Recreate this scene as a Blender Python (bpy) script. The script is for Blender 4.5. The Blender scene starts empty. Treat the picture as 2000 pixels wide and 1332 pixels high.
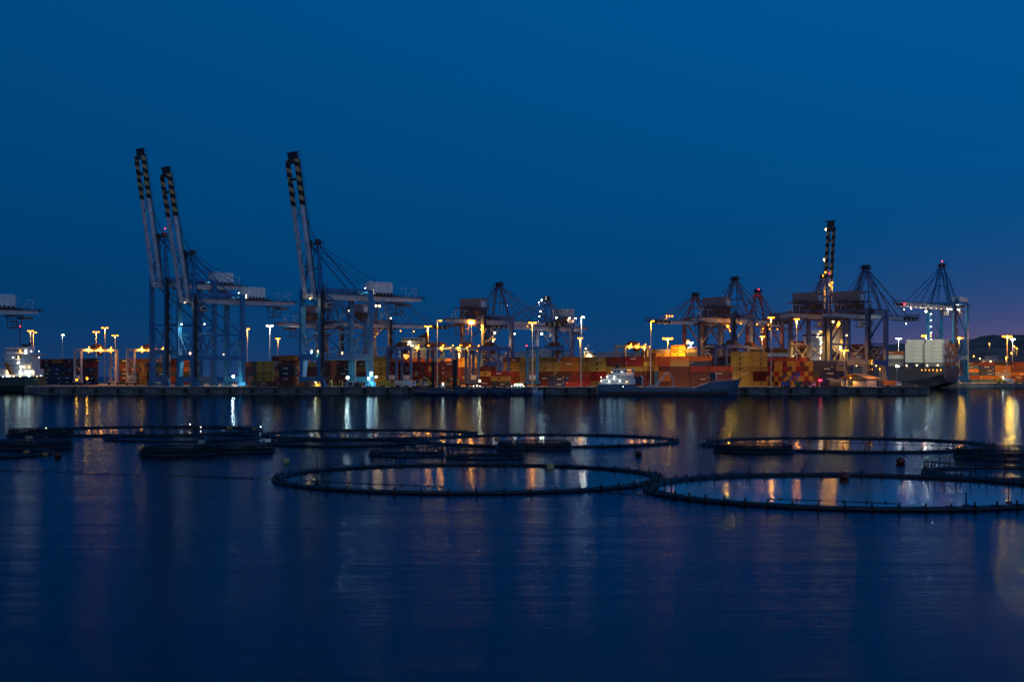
import bpy, math, random
from mathutils import Vector, Matrix
random.seed(7)
S = bpy.context.scene
C = S.collection
R_ = math.radians
H, F, YH = 9.5, 2700.0, 731.0          # eye height over the water, focal length in photo pixels, horizon row

# ---------------------------------------------------------------- camera
cam = bpy.data.cameras.new("camera"); co = bpy.data.objects.new("camera", cam); C.objects.link(co)
co.location = (0, 0, H); co.rotation_euler = (R_(90), 0, 0)
cam.sensor_width = 36; cam.lens = 36 * F / 2000; cam.shift_y = (YH - 666) / 2000
cam.clip_start = 0.5; cam.clip_end = 12000
S.camera = co
S.render.engine = 'CYCLES'
S.cycles.use_denoising = True
S.cycles.max_bounces = 6; S.cycles.diffuse_bounces = 2; S.cycles.glossy_bounces = 4
S.cycles.transparent_max_bounces = 12; S.cycles.volume_bounces = 0
S.cycles.sample_clamp_indirect = 4.0
S.cycles.caustics_reflective = False; S.cycles.caustics_refractive = False
S.view_settings.view_transform = 'Standard'; S.view_settings.look = 'None'
S.view_settings.exposure = 0; S.view_settings.gamma = 1

# ---------------------------------------------------------------- world: dusk sky
W = bpy.data.worlds.new("World"); S.world = W; W.use_nodes = True
nt = W.node_tree; N = nt.nodes; L = nt.links; N.clear()
def nd(t, **k):
    n = N.new(t)
    for a, b in k.items(): setattr(n, a, b)
    return n
def mth(op, a, b=None, clamp=False):
    n = nd('ShaderNodeMath', operation=op, use_clamp=clamp)
    for i, v in enumerate((a, b)):
        if v is None: continue
        if isinstance(v, (int, float)): n.inputs[i].default_value = v
        else: L.new(v, n.inputs[i])
    return n.outputs[0]
tc = nd('ShaderNodeTexCoord'); sp = nd('ShaderNodeSeparateXYZ'); L.new(tc.outputs['Generated'], sp.inputs[0])
dx, dy, dz = sp.outputs
el = mth('ABSOLUTE', dz)
rp = nd('ShaderNodeValToRGB'); L.new(el, rp.inputs[0])
cr = rp.color_ramp; cr.elements[0].position = 0.0; cr.elements[1].position = 1.0
cr.elements[0].color = (0.000, 0.036, 0.125, 1); cr.elements[1].color = (0.001, 0.050, 0.20, 1)
for p, c in ((0.06, (0.0, 0.045, 0.153)), (0.13, (0.0, 0.056, 0.188)), (0.26, (0.0, 0.069, 0.232)), (0.45, (0.0, 0.055, 0.20))):
    e = cr.elements.new(p); e.color = (*c, 1)
# the western (right) side of the sky is brighter
side = mth('ADD', 1.12, mth('MULTIPLY', dx, 0.5))
side = mth('MAXIMUM', side, 0.6)
m1 = nd('ShaderNodeMixRGB', blend_type='MULTIPLY'); m1.inputs[0].default_value = 1
L.new(rp.outputs[0], m1.inputs[1])
cmb = nd('ShaderNodeCombineColor'); 
for i in range(3): L.new(side, cmb.inputs[i])
L.new(cmb.outputs[0], m1.inputs[2])
# town glow low over the right-hand horizon
gl = nd('ShaderNodeMapRange', interpolation_type='SMOOTHSTEP'); gl.inputs[1].default_value = 0.10; gl.inputs[2].default_value = 0.45
L.new(dx, gl.inputs[0])
fall = mth('POWER', 2.718, mth('MULTIPLY', el, -45.0))
g2 = mth('MULTIPLY', gl.outputs[0], fall)
low = mth('MULTIPLY', mth('POWER', 2.718, mth('MULTIPLY', el, -45.0)), 0.04)
g3 = mth('ADD', g2, low)
m2 = nd('ShaderNodeMixRGB', blend_type='ADD'); m2.inputs[0].default_value = 1
m3 = nd('ShaderNodeMixRGB', blend_type='MULTIPLY'); m3.inputs[0].default_value = 1
cm2 = nd('ShaderNodeCombineColor')
for i in range(3): L.new(g3, cm2.inputs[i])
m3.inputs[1].default_value = (0.34, 0.095, 0.045, 1); L.new(cm2.outputs[0], m3.inputs[2])
L.new(m1.outputs[0], m2.inputs[1]); L.new(m3.outputs[0], m2.inputs[2])
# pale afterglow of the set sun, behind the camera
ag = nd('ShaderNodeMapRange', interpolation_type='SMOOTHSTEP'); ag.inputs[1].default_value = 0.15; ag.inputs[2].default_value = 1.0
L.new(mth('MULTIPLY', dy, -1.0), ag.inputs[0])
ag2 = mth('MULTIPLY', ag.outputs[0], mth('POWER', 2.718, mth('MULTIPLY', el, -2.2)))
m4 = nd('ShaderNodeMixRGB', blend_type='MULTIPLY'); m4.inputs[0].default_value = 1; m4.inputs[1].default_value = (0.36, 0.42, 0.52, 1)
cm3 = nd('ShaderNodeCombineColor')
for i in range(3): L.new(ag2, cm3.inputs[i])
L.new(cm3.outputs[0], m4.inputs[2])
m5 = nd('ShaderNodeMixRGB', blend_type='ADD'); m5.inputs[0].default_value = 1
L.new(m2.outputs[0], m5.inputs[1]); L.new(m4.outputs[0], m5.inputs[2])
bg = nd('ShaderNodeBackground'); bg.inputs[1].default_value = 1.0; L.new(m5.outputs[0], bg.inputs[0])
sky = nd('ShaderNodeTexSky', sky_type='NISHITA'); sky.sun_disc = False
sky.sun_elevation = R_(-6); sky.sun_rotation = R_(70)
bg2 = nd('ShaderNodeBackground'); bg2.inputs[1].default_value = 0.05; L.new(sky.outputs[0], bg2.inputs[0])
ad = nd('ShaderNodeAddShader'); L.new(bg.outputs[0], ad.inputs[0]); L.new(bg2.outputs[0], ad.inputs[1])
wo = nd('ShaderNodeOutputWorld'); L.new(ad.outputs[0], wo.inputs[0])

# ---------------------------------------------------------------- helpers
def gx(px, Y): return (px - 1000.0) * Y / F
def gz(py, Y): return H - (py - YH) * Y / F
def at(px, py, Y): return Vector((gx(px, Y), Y, gz(py, Y)))
def V(*a): return Vector(a)

MATS = {}
def mat(name, col, rough=0.55, metal=0.0, var=0.25, scale=0.8, emit=0, ecol=None, alpha=None, bump=0.0, each=0.0):
    if name in MATS: return MATS[name]
    m = bpy.data.materials.new(name); m.use_nodes = True
    t = m.node_tree; b = t.nodes['Principled BSDF']
    b.inputs['Roughness'].default_value = rough; b.inputs['Metallic'].default_value = metal
    tcn = t.nodes.new('ShaderNodeTexCoord')
    nz = t.nodes.new('ShaderNodeTexNoise'); nz.inputs['Scale'].default_value = scale; nz.inputs['Detail'].default_value = 5
    t.links.new(tcn.outputs['Object'], nz.inputs[0])
    r = t.nodes.new('ShaderNodeValToRGB'); t.links.new(nz.outputs[0], r.inputs[0])
    r.color_ramp.elements[0].position = 0.3; r.color_ramp.elements[1].position = 0.7
    lo = [max(0, c * (1 - var)) for c in col]; hi = [min(1, c * (1 + var * 0.5)) for c in col]
    r.color_ramp.elements[0].color = (*lo, 1); r.color_ramp.elements[1].color = (*hi, 1)
    t.links.new(r.outputs[0], b.inputs['Base Color'])
    if each:   # paint differs a little from one container to the next
        oi = t.nodes.new('ShaderNodeObjectInfo'); hs = t.nodes.new('ShaderNodeHueSaturation'); t.links.new(r.outputs[0], hs.inputs['Color'])
        q = t.nodes.new('ShaderNodeMapRange'); q.inputs[3].default_value = 1 - each; q.inputs[4].default_value = 1 + each * .6; t.links.new(oi.outputs['Random'], q.inputs[0]); t.links.new(q.outputs[0], hs.inputs['Value'])
        q2 = t.nodes.new('ShaderNodeMath'); q2.operation = 'MULTIPLY_ADD'; q2.inputs[1].default_value = 7.13; q2.inputs[2].default_value = 0; t.links.new(oi.outputs['Random'], q2.inputs[0])
        q3 = t.nodes.new('ShaderNodeMath'); q3.operation = 'FRACT'; t.links.new(q2.outputs[0], q3.inputs[0])
        q4 = t.nodes.new('ShaderNodeMapRange'); q4.inputs[3].default_value = .485; q4.inputs[4].default_value = .515; t.links.new(q3.outputs[0], q4.inputs[0]); t.links.new(q4.outputs[0], hs.inputs['Hue'])
        t.links.new(hs.outputs[0], b.inputs['Base Color'])
    if bump:
        bp = t.nodes.new('ShaderNodeBump'); bp.inputs['Strength'].default_value = bump
        t.links.new(nz.outputs[0], bp.inputs['Height']); t.links.new(bp.outputs[0], b.inputs['Normal'])
    if emit:
        b.inputs['Emission Color'].default_value = (*(ecol or col), 1); b.inputs['Emission Strength'].default_value = emit
    if alpha is not None: b.inputs['Alpha'].default_value = alpha
    MATS[name] = m
    return m

blue = mat('blue_paint', (0.02, 0.185, 0.40), 0.45, var=0.3, scale=0.25)
blue2 = mat('faded_blue_paint', (0.11, 0.145, 0.27), 0.5, var=0.35, scale=0.25)
pale = mat('pale_grey_paint', (0.66, 0.65, 0.66), 0.5, var=0.22, scale=0.3)
white = mat('white_paint', (0.72, 0.74, 0.74), 0.5, var=0.15, scale=0.4)
cream = mat('cream_paint', (0.70, 0.62, 0.45), 0.5, var=0.15, scale=0.4)
dark = mat('dark_steel', (0.03, 0.035, 0.045), 0.6)
rust = mat('rusty_steel', (0.16, 0.075, 0.045), 0.7, var=0.4)
housem = mat('house_cladding', (0.25, 0.19, 0.20), 0.6, var=0.2)
yel = mat('yellow_paint', (0.55, 0.40, 0.02), 0.5, var=0.3)
black = mat('black_rubber', (0.012, 0.013, 0.015), 0.75)
blackpipe = mat('black_plastic_pipe', (0.010, 0.012, 0.016), 0.45, var=0.4, scale=1.5)
conc = mat('quay_concrete', (0.20, 0.20, 0.19), 0.85, var=0.45, scale=0.3, bump=0.3)
concw = mat('quay_wall_concrete', (0.13, 0.14, 0.15), 0.85, var=0.5, scale=0.5, bump=0.3)
glassd = mat('dark_window_glass', (0.01, 0.013, 0.02), 0.12)
redp = mat('red_paint', (0.30, 0.03, 0.02), 0.5)
orange_p = mat('orange_paint', (0.55, 0.16, 0.03), 0.5)
galv = mat('galvanised_steel', (0.42, 0.41, 0.40), 0.5, var=0.15)
SOD = (1.0, 0.40, 0.03); WHT = (0.96, 1.0, 0.86); WARM = (1.0, 0.72, 0.36); REDL = (1.0, 0.02, 0.06)
sodm = mat('sodium_lamp_glass', SOD, emit=8, ecol=(1.0, 0.27, 0.012))
whtm = mat('white_lamp_glass', WHT, emit=14, ecol=WHT)
warmm = mat('warm_lamp_glass', WARM, emit=10, ecol=(1.0, .62, .22))
redm = mat('red_lamp_glass', REDL, emit=12, ecol=REDL)
LM = {'s': (sodm, SOD), 'w': (whtm, WHT), 'm': (warmm, WARM), 'r': (redm, REDL)}
litwin = mat('lit_window_glass', WARM, emit=3.0, ecol=(1.0, 0.85, 0.5))

def stripemat():
    m = bpy.data.materials.new('warning_stripes'); m.use_nodes = True
    t = m.node_tree; b = t.nodes['Principled BSDF']; b.inputs['Roughness'].default_value = 0.6
    tcn = t.nodes.new('ShaderNodeTexCoord'); s = t.nodes.new('ShaderNodeSeparateXYZ'); t.links.new(tcn.outputs['Object'], s.inputs[0])
    # bands across the beam, leaning a little (object x = along the boom, z = its depth)
    a = t.nodes.new('ShaderNodeMath'); a.operation = 'MULTIPLY_ADD'; a.inputs[1].default_value = 0.45
    t.links.new(s.outputs[2], a.inputs[0]); t.links.new(s.outputs[0], a.inputs[2])
    d = t.nodes.new('ShaderNodeMath'); d.operation = 'MULTIPLY'; d.inputs[1].default_value = 1 / 4.6; t.links.new(a.outputs[0], d.inputs[0])
    f = t.nodes.new('ShaderNodeMath'); f.operation = 'FRACT'; t.links.new(d.outputs[0], f.inputs[0])
    g = t.nodes.new('ShaderNodeMath'); g.operation = 'GREATER_THAN'; g.inputs[1].default_value = 0.5; t.links.new(f.outputs[0], g.inputs[0])
    mx = t.nodes.new('ShaderNodeMixRGB'); mx.inputs[1].default_value = (0.008, 0.008, 0.01, 1); mx.inputs[2].default_value = (0.42, 0.30, 0.14, 1)
    t.links.new(g.outputs[0], mx.inputs[0]); t.links.new(mx.outputs[0], b.inputs['Base Color'])
    return m
stripes = stripemat()

class MB:
    def __init__(s): s.v = []; s.f = []; s.m = []
    def add(s, vs, fs, m=0):
        o = len(s.v); s.v += [tuple(v) for v in vs]
        for f in fs: s.f.append([i + o for i in f]); s.m.append(m)
        return s
    def box(s, cx, cy, cz, sx, sy, sz, rz=0, m=0, ax=None):
        pts = []
        c, n = math.cos(rz), math.sin(rz)
        for k in (-.5, .5):
            for i, j in ((-.5, -.5), (.5, -.5), (.5, .5), (-.5, .5)):
                x, y = i * sx, j * sy
                pts.append((cx + x * c - y * n, cy + x * n + y * c, cz + k * sz))
        return s.add(pts, [(0, 3, 2, 1), (4, 5, 6, 7), (0, 1, 5, 4), (1, 2, 6, 5), (2, 3, 7, 6), (3, 0, 4, 7)], m)
    def bar(s, p, q, w, h=None, w2=None, h2=None, m=0, side=None):
        p = Vector(p); q = Vector(q); h = w if h is None else h
        w2 = w if w2 is None else w2; h2 = h if h2 is None else h2
        d = (q - p).normalized()
        if side is None:
            up = Vector((0, 0, 1)) if abs(d.z) < 0.95 else Vector((1, 0, 0))
            side = d.cross(up).normalized()
        else: side = Vector(side)
        u = side.cross(d).normalized()
        pts = []
        for c, a, b in ((p, w, h), (q, w2, h2)):
            for i, j in ((-.5, -.5), (.5, -.5), (.5, .5), (-.5, .5)):
                pts.append(c + side * (i * a) + u * (j * b))
        return s.add(pts, [(0, 3, 2, 1), (4, 5, 6, 7), (0, 1, 5, 4), (1, 2, 6, 5), (2, 3, 7, 6), (3, 0, 4, 7)], m)
    def tube(s, p, q, r, r2=None, n=8, m=0):
        p = Vector(p); q = Vector(q); r2 = r if r2 is None else r2
        d = (q - p).normalized(); up = Vector((0, 0, 1)) if abs(d.z) < 0.9 else Vector((1, 0, 0))
        a = d.cross(up).normalized(); b = a.cross(d)
        pts = []
        for c, rr in ((p, r), (q, r2)):
            for i in range(n):
                t = 2 * math.pi * i / n
                pts.append(c + (a * math.cos(t) + b * math.sin(t)) * rr)
        fs = [(i, (i + 1) % n, n + (i + 1) % n, n + i) for i in range(n)] + [tuple(range(n))[::-1], tuple(range(n, 2 * n))]
        return s.add(pts, fs, m)
    def ball(s, c, r, n=10, m=0, sz=1.0):
        pts = []; fs = []; k = n // 2
        for j in range(k + 1):
            ph = math.pi * j / k
            for i in range(n):
                t = 2 * math.pi * i / n
                pts.append((c[0] + r * math.sin(ph) * math.cos(t), c[1] + r * math.sin(ph) * math.sin(t), c[2] + r * sz * math.cos(ph)))
        for j in range(k):
            for i in range(n):
                fs.append((j * n + i, (j + 1) * n + i, (j + 1) * n + (i + 1) % n, j * n + (i + 1) % n))
        return s.add(pts, fs, m)
    def prism(s, poly, a0, a1, axis='y', m=0):
        n = len(poly); pts = []
        for a in (a0, a1):
            for u, w in poly:
                pts.append((u, a, w) if axis == 'y' else (a, u, w) if axis == 'x' else (u, w, a))
        fs = [(i, (i + 1) % n, n + (i + 1) % n, n + i) for i in range(n)] + [tuple(range(n))[::-1], tuple(range(n, 2 * n))]
        return s.add(pts, fs, m)
    def ring(s, c, rad, r, n=64, k=6, m=0):
        pts = []; fs = []
        for i in range(n):
            t = 2 * math.pi * i / n
            for j in range(k):
                a = 2 * math.pi * j / k
                q = rad + r * math.cos(a)
                pts.append((c[0] + q * math.cos(t), c[1] + q * math.sin(t), c[2] + r * math.sin(a)))
        for i in range(n):
            for j in range(k):
                fs.append((i * k + j, ((i + 1) % n) * k + j, ((i + 1) % n) * k + (j + 1) % k, i * k + (j + 1) % k))
        return s.add(pts, fs, m)
    def loft(s, secs, m=0, cap=True):
        n = len(secs[0]); pts = [p for q in secs for p in q]; fs = []
        for a in range(len(secs) - 1):
            for i in range(n):
                fs.append((a * n + i, a * n + (i + 1) % n, (a + 1) * n + (i + 1) % n, (a + 1) * n + i))
        if cap: fs += [tuple(range(n))[::-1], tuple(range((len(secs) - 1) * n, len(secs) * n))]
        return s.add(pts, fs, m)
    def mesh(s, name, mats):
        me = bpy.data.meshes.new(name); me.from_pydata(s.v, [], s.f)
        for m in (mats if isinstance(mats, (list, tuple)) else [mats]): me.materials.append(m)
        me.polygons.foreach_set('material_index', s.m); me.update()
        import bmesh
        bm = bmesh.new(); bm.from_mesh(me); bmesh.ops.recalc_face_normals(bm, faces=bm.faces); bm.to_mesh(me); bm.free()
        return me
    def build(s, name, mats, parent=None, loc=None, rz=0, smooth=False):
        me = s.mesh(name, mats)
        if smooth: me.polygons.foreach_set('use_smooth', [True] * len(me.polygons))
        return place(name, me, parent, loc, rz)

def place(name, me, parent=None, loc=None, rz=0):
    o = bpy.data.objects.new(name, me); C.objects.link(o)
    if parent: o.parent = parent
    if loc is not None: o.location = loc
    if rz: o.rotation_euler.z = rz
    return o
def tag(o, label, cat, group=None):
    o['label'] = label; o['category'] = cat
    if group: o['group'] = group
    return o
def thing(name, label, cat, loc=(0, 0, 0), rz=0, group=None):
    o = bpy.data.objects.new(name, None); C.objects.link(o); o.empty_display_size = 0.5
    o.location = loc; o.rotation_euler.z = rz
    return tag(o, label, cat, group)
def struct(o, kind='structure'): o['kind'] = kind; return o
def light(parent, loc, power, col, r=0.5, spot=None):
    # hooded lamps: they throw their light downwards in a wide cone
    l = bpy.data.lights.new('lamp_light', 'SPOT' if spot else 'POINT'); l.energy = power; l.color = col; l.shadow_soft_size = r
    if spot: l.spot_size = R_(spot); l.spot_blend = 0.35
    o = bpy.data.objects.new('lamp_light', l); C.objects.link(o); o.parent = parent; o.location = loc
    return o
def flood(parent, loc, kind, power=0, r=0.45, name='floodlight'):
    m, c = LM[kind]
    b = MB(); b.ball((0, 0, 0), r, 8); b.box(0, 0, r + 0.1, r * 1.6, r * 1.6, 0.2, m=1)
    o = b.build(name, [m, dark], parent, loc)
    if power:
        light(parent, Vector(loc) + Vector((0, 0, -r - 0.15)), power * 1.0, c, 0.3, 160); light(parent, Vector(loc) + Vector((0, 0, -r - 0.2)), power * (.2 if r >= .7 else .07), c, 0.3)
    return o
ORD = ['zeroth', 'first', 'second', 'third', 'fourth', 'fifth', 'sixth', 'seventh', 'eighth', 'ninth', 'tenth', 'eleventh', 'twelfth',
       'thirteenth', 'fourteenth', 'fifteenth', 'sixteenth', 'seventeenth', 'eighteenth', 'nineteenth', 'twentieth']
ZQ = 3.2                                # quay top
# ================================================================ the setting
def watermat(name, r0, r1, bstr, tint, swell, aniso=-0.7):
    # a long exposure of small waves: a soft glossy surface over dark deep water
    m = bpy.data.materials.new(name); m.use_nodes = True
    t = m.node_tree; n = t.nodes; l = t.links; n.remove(n['Principled BSDF']); out = n['Material Output']
    tcn = n.new('ShaderNodeTexCoord')
    def noise(sx, sy, det, rgh=.5, sc=1.0):
        mp = n.new('ShaderNodeMapping'); mp.inputs['Scale'].default_value = (sx, sy, 1); l.new(tcn.outputs['Object'], mp.inputs[0])
        q = n.new('ShaderNodeTexNoise'); q.inputs['Scale'].default_value = sc; q.inputs['Detail'].default_value = det; q.inputs['Roughness'].default_value = rgh
        l.new(mp.outputs[0], q.inputs[0]); return q.outputs[0]
    mr = n.new('ShaderNodeMapRange'); mr.inputs[1].default_value = 0.35; mr.inputs[2].default_value = 0.65; mr.inputs[3].default_value = r0; mr.inputs[4].default_value = r1
    l.new(noise(0.009, 0.11, 6, .68), mr.inputs[0])
    bp = n.new('ShaderNodeBump'); bp.inputs['Strength'].default_value = 1.0; bp.inputs['Distance'].default_value = 1.0
    sy = n.new('ShaderNodeSeparateXYZ'); l.new(tcn.outputs['Object'], sy.inputs[0])
    mk = n.new('ShaderNodeMapRange'); mk.inputs[1].default_value = 25; mk.inputs[2].default_value = 160; mk.inputs[3].default_value = bstr * .35; mk.inputs[4].default_value = 0.0; l.new(sy.outputs[1], mk.inputs[0])
    def madd(x, w, y=None):
        q = n.new('ShaderNodeMath'); q.operation = 'MULTIPLY_ADD'; l.new(x, q.inputs[0])
        if isinstance(w, float): q.inputs[1].default_value = w
        else: l.new(w, q.inputs[1])
        if y is None: q.inputs[2].default_value = 0.0
        else: l.new(y, q.inputs[2])
        return q.outputs[0]
    hgt = madd(noise(0.5, 2.2, 5, .65), bstr * 1.0)                 # wavelets
    hgt = madd(noise(1.6, 7.5, 5, .75), mk.outputs[0], hgt)         # fine ripples near the eye
    hgt = madd(noise(0.013, 0.09, 4, .6), swell, hgt)               # long low swell
    l.new(hgt, bp.inputs['Height'])
    g = n.new('ShaderNodeBsdfGlossy'); g.distribution = 'BECKMANN'; 
    sx = n.new('ShaderNodeSeparateXYZ'); l.new(tcn.outputs['Object'], sx.inputs[0])   # smoother in the lee of the quay
    lee = n.new('ShaderNodeMapRange'); lee.inputs[1].default_value = 380; lee.inputs[2].default_value = 620; lee.inputs[3].default_value = 1.0; lee.inputs[4].default_value = 0.6; l.new(sx.outputs[1], lee.inputs[0])
    mm = n.new('ShaderNodeMath'); mm.operation = 'MULTIPLY'; nr = n.new('ShaderNodeMapRange'); nr.inputs[1].default_value = 60; nr.inputs[2].default_value = 125; nr.inputs[3].default_value = 0.8; nr.inputs[4].default_value = 1.0; l.new(sx.outputs[1], nr.inputs[0])   # a breeze in the open water nearest the eye
    m0 = n.new('ShaderNodeMath'); m0.operation = 'MULTIPLY'; l.new(mr.outputs[0], m0.inputs[0]); l.new(nr.outputs[0], m0.inputs[1])
    l.new(m0.outputs[0], mm.inputs[0]); l.new(lee.outputs[0], mm.inputs[1])
    l.new(mm.outputs[0], g.inputs['Roughness']); l.new(bp.outputs[0], g.inputs['Normal'])
    g.inputs['Color'].default_value = (*tint, 1); g.inputs['Anisotropy'].default_value = aniso
    tv = n.new('ShaderNodeCombineXYZ'); tv.inputs[0].default_value = 1.0; l.new(tv.outputs[0], g.inputs['Tangent'])
    d = n.new('ShaderNodeBsdfDiffuse'); d.inputs[0].default_value = (0.001, 0.006, 0.02, 1)
    fr = n.new('ShaderNodeFresnel'); fr.inputs[0].default_value = 1.33; l.new(bp.outputs[0], fr.inputs['Normal'])
    mx = n.new('ShaderNodeMixShader'); l.new(fr.outputs[0], mx.inputs[0]); l.new(d.outputs[0], mx.inputs[1]); l.new(g.outputs[0], mx.inputs[2]); l.new(mx.outputs[0], out.inputs[0])
    return m
wm = watermat('sea_water', 0.10, 0.15, 0.016, (0.32, 0.49, 0.63), 0.12)
calm = watermat('calm_water', 0.06, 0.09, 0.005, (0.72, 0.74, 0.76), 0.03)
b = MB(); b.add([(-4000, -60, 0), (4000, -60, 0), (4000, 5000, 0), (-4000, 5000, 0)], [(0, 1, 2, 3)])
struct(b.build('water', wm))

# the pier: ground polygon with a vertical concrete wall
pier = [(-224, 655), (gx(1815, 655), 655), (gx(1745, 700), 770), (gx(1640, 900), 900), (gx(1640, 900), 1500), (-420, 1500), (-330, 900)]
b = MB(); b.prism(pier, -3, ZQ, 'z'); struct(b.build('quay', conc))
pier2 = [(gx(1800, 1065), 1065), (gx(1878, 985), 985), (500, 985), (900, 985), (900, 1900), (gx(1800, 1065), 1900)]
b = MB(); b.prism(pier2, -3, ZQ, 'z'); struct(b.build('far_quay', conc))
b = MB(); b.prism([(-700, 640), (-242, 640), (-262, 695), (-700, 695)], -3, ZQ, 'z'); struct(b.build('side_quay', conc))
# caisson panels of the wall, with dark gaps between them
x = -224; i = 0
b = MB()
while x < 196:
    w = random.choice((10.5, 10.5, 10.5, 11.5))
    if x + w > 197: w = 197 - x
    b.box(x + w / 2, 654.72, 1.95, w - 1.6, 0.55, 2.5)
    b.box(x + w / 2, 654.35, 3.28, w - 0.15, 1.4, 0.5)
    x += w
struct(b.build('quay_wall', concw))
b = MB(); b.box((-224 + 197) / 2, 656.2, 3.24, 420, 1.2, 0.10)
struct(b.build('quay_edge', mat('pale_edge_concrete', (0.34, 0.33, 0.30), 0.8, var=0.4)))
# rubber fenders on the wall
fme = MB(); fme.tube((0, 0, 0.5), (0, 0, 2.9), 0.55, n=10); fme.box(0, -0.45, 1.7, 1.5, 0.3, 2.3)
fme = fme.mesh('fender', black)
k = 0; x = -218
FX = []
while x < 195:
    if not (38 < x < 108): FX.append(x)
    x += 10.6
for k, x in enumerate(FX):
    o = place('rubber_fender', fme, None, (x, 653.75, 0))
    where = 'left of the lifted boom cranes' if x < -170 else 'below the two left cranes' if x < -110 else 'below the third crane' if x < -45 else \
        'behind the work barges' if x < 38 else 'right of the grey coaster'
    n = sum(1 for q in FX[:k + 1] if (q < -170) == (x < -170) and (q < -110) == (x < -110) and (q < -45) == (x < -45) and (q < 38) == (x < 38))
    tag(o, 'black rubber fender on the quay wall, %s from left %s' % (ORD[n], where), 'fender', 'fenders along the quay wall')
# mooring bollards on the edge
bme = MB(); bme.tube((0, 0, 0), (0, 0, 0.75), 0.28, 0.22, 10); bme.tube((0, 0, 0.75), (0, 0, 0.98), 0.42, 0.36, 10)
bme = bme.mesh('bollard', mat('bollard_paint', (0.55, 0.50, 0.38), 0.6))
for k, px in enumerate((250, 298, 448, 510, 1478, 1530, 1585, 1700, 1742, 1790)):
    o = place('mooring_bollard', bme, None, (gx(px, 657.5), 657.5, ZQ + 0.09))
    tag(o, ('mooring bollard on the quay edge left of the third crane, %s from left' % ORD[k + 1]) if k < 4 else
        ('mooring bollard on the quay edge, %s to the right of the grey coaster' % ORD[k - 3]), 'bollard', 'mooring bollards')

# hills at the right, behind everything
b = MB(); nx, ny = 90, 14
prof = [(1380, 700), (1480, 690), (1560, 682), (1640, 684), (1700, 676), (1760, 673), (1830, 668), (1880, 668), (1905, 658), (1925, 656), (1950, 660), (1985, 668), (2040, 662), (2120, 655), (2300, 650), (2500, 665)]
def pf(px):
    for (a, ya), (c, yc) in zip(prof, prof[1:]):
        if a <= px <= c: return ya + (yc - ya) * (px - a) / (c - a)
    return 700
Yh = 2300.0
for j in range(ny + 1):
    for i in range(nx + 1):
        px = 1380 + (2500 - 1380) * i / nx
        t = j / ny
        hh = (gz(pf(px), Yh) - 1) * math.sin(min(1, t * 1.25) * math.pi / 2)
        hh += random.uniform(-2.5, 2.5) * t
        b.v.append((gx(px, Yh), 1850 + 450 * t, 0.5 + hh))
for j in range(ny):
    for i in range(nx):
        a = j * (nx + 1) + i
        b.f.append((a, a + 1, a + nx + 2, a + nx + 1)); b.m.append(0)
struct(b.build('hill', mat('dark_scrub_hillside', (0.30, 0.15, 0.09), 0.9, var=0.6, scale=0.02, bump=0.5)))

# ================================================================ ship to shore cranes
def railing(b, p, q, h=1.1, step=4.0, m=0, t=0.09):
    p = Vector(p); q = Vector(q); n = max(1, int((q - p).length / step))
    b.bar(p + V(0, 0, h), q + V(0, 0, h), t, m=m); b.bar(p + V(0, 0, h * .5), q + V(0, 0, h * .5), t * .8, m=m)
    for i in range(n + 1):
        a = p.lerp(q, i / n); b.bar(a, a + V(0, 0, h), t, m=m)

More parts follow.
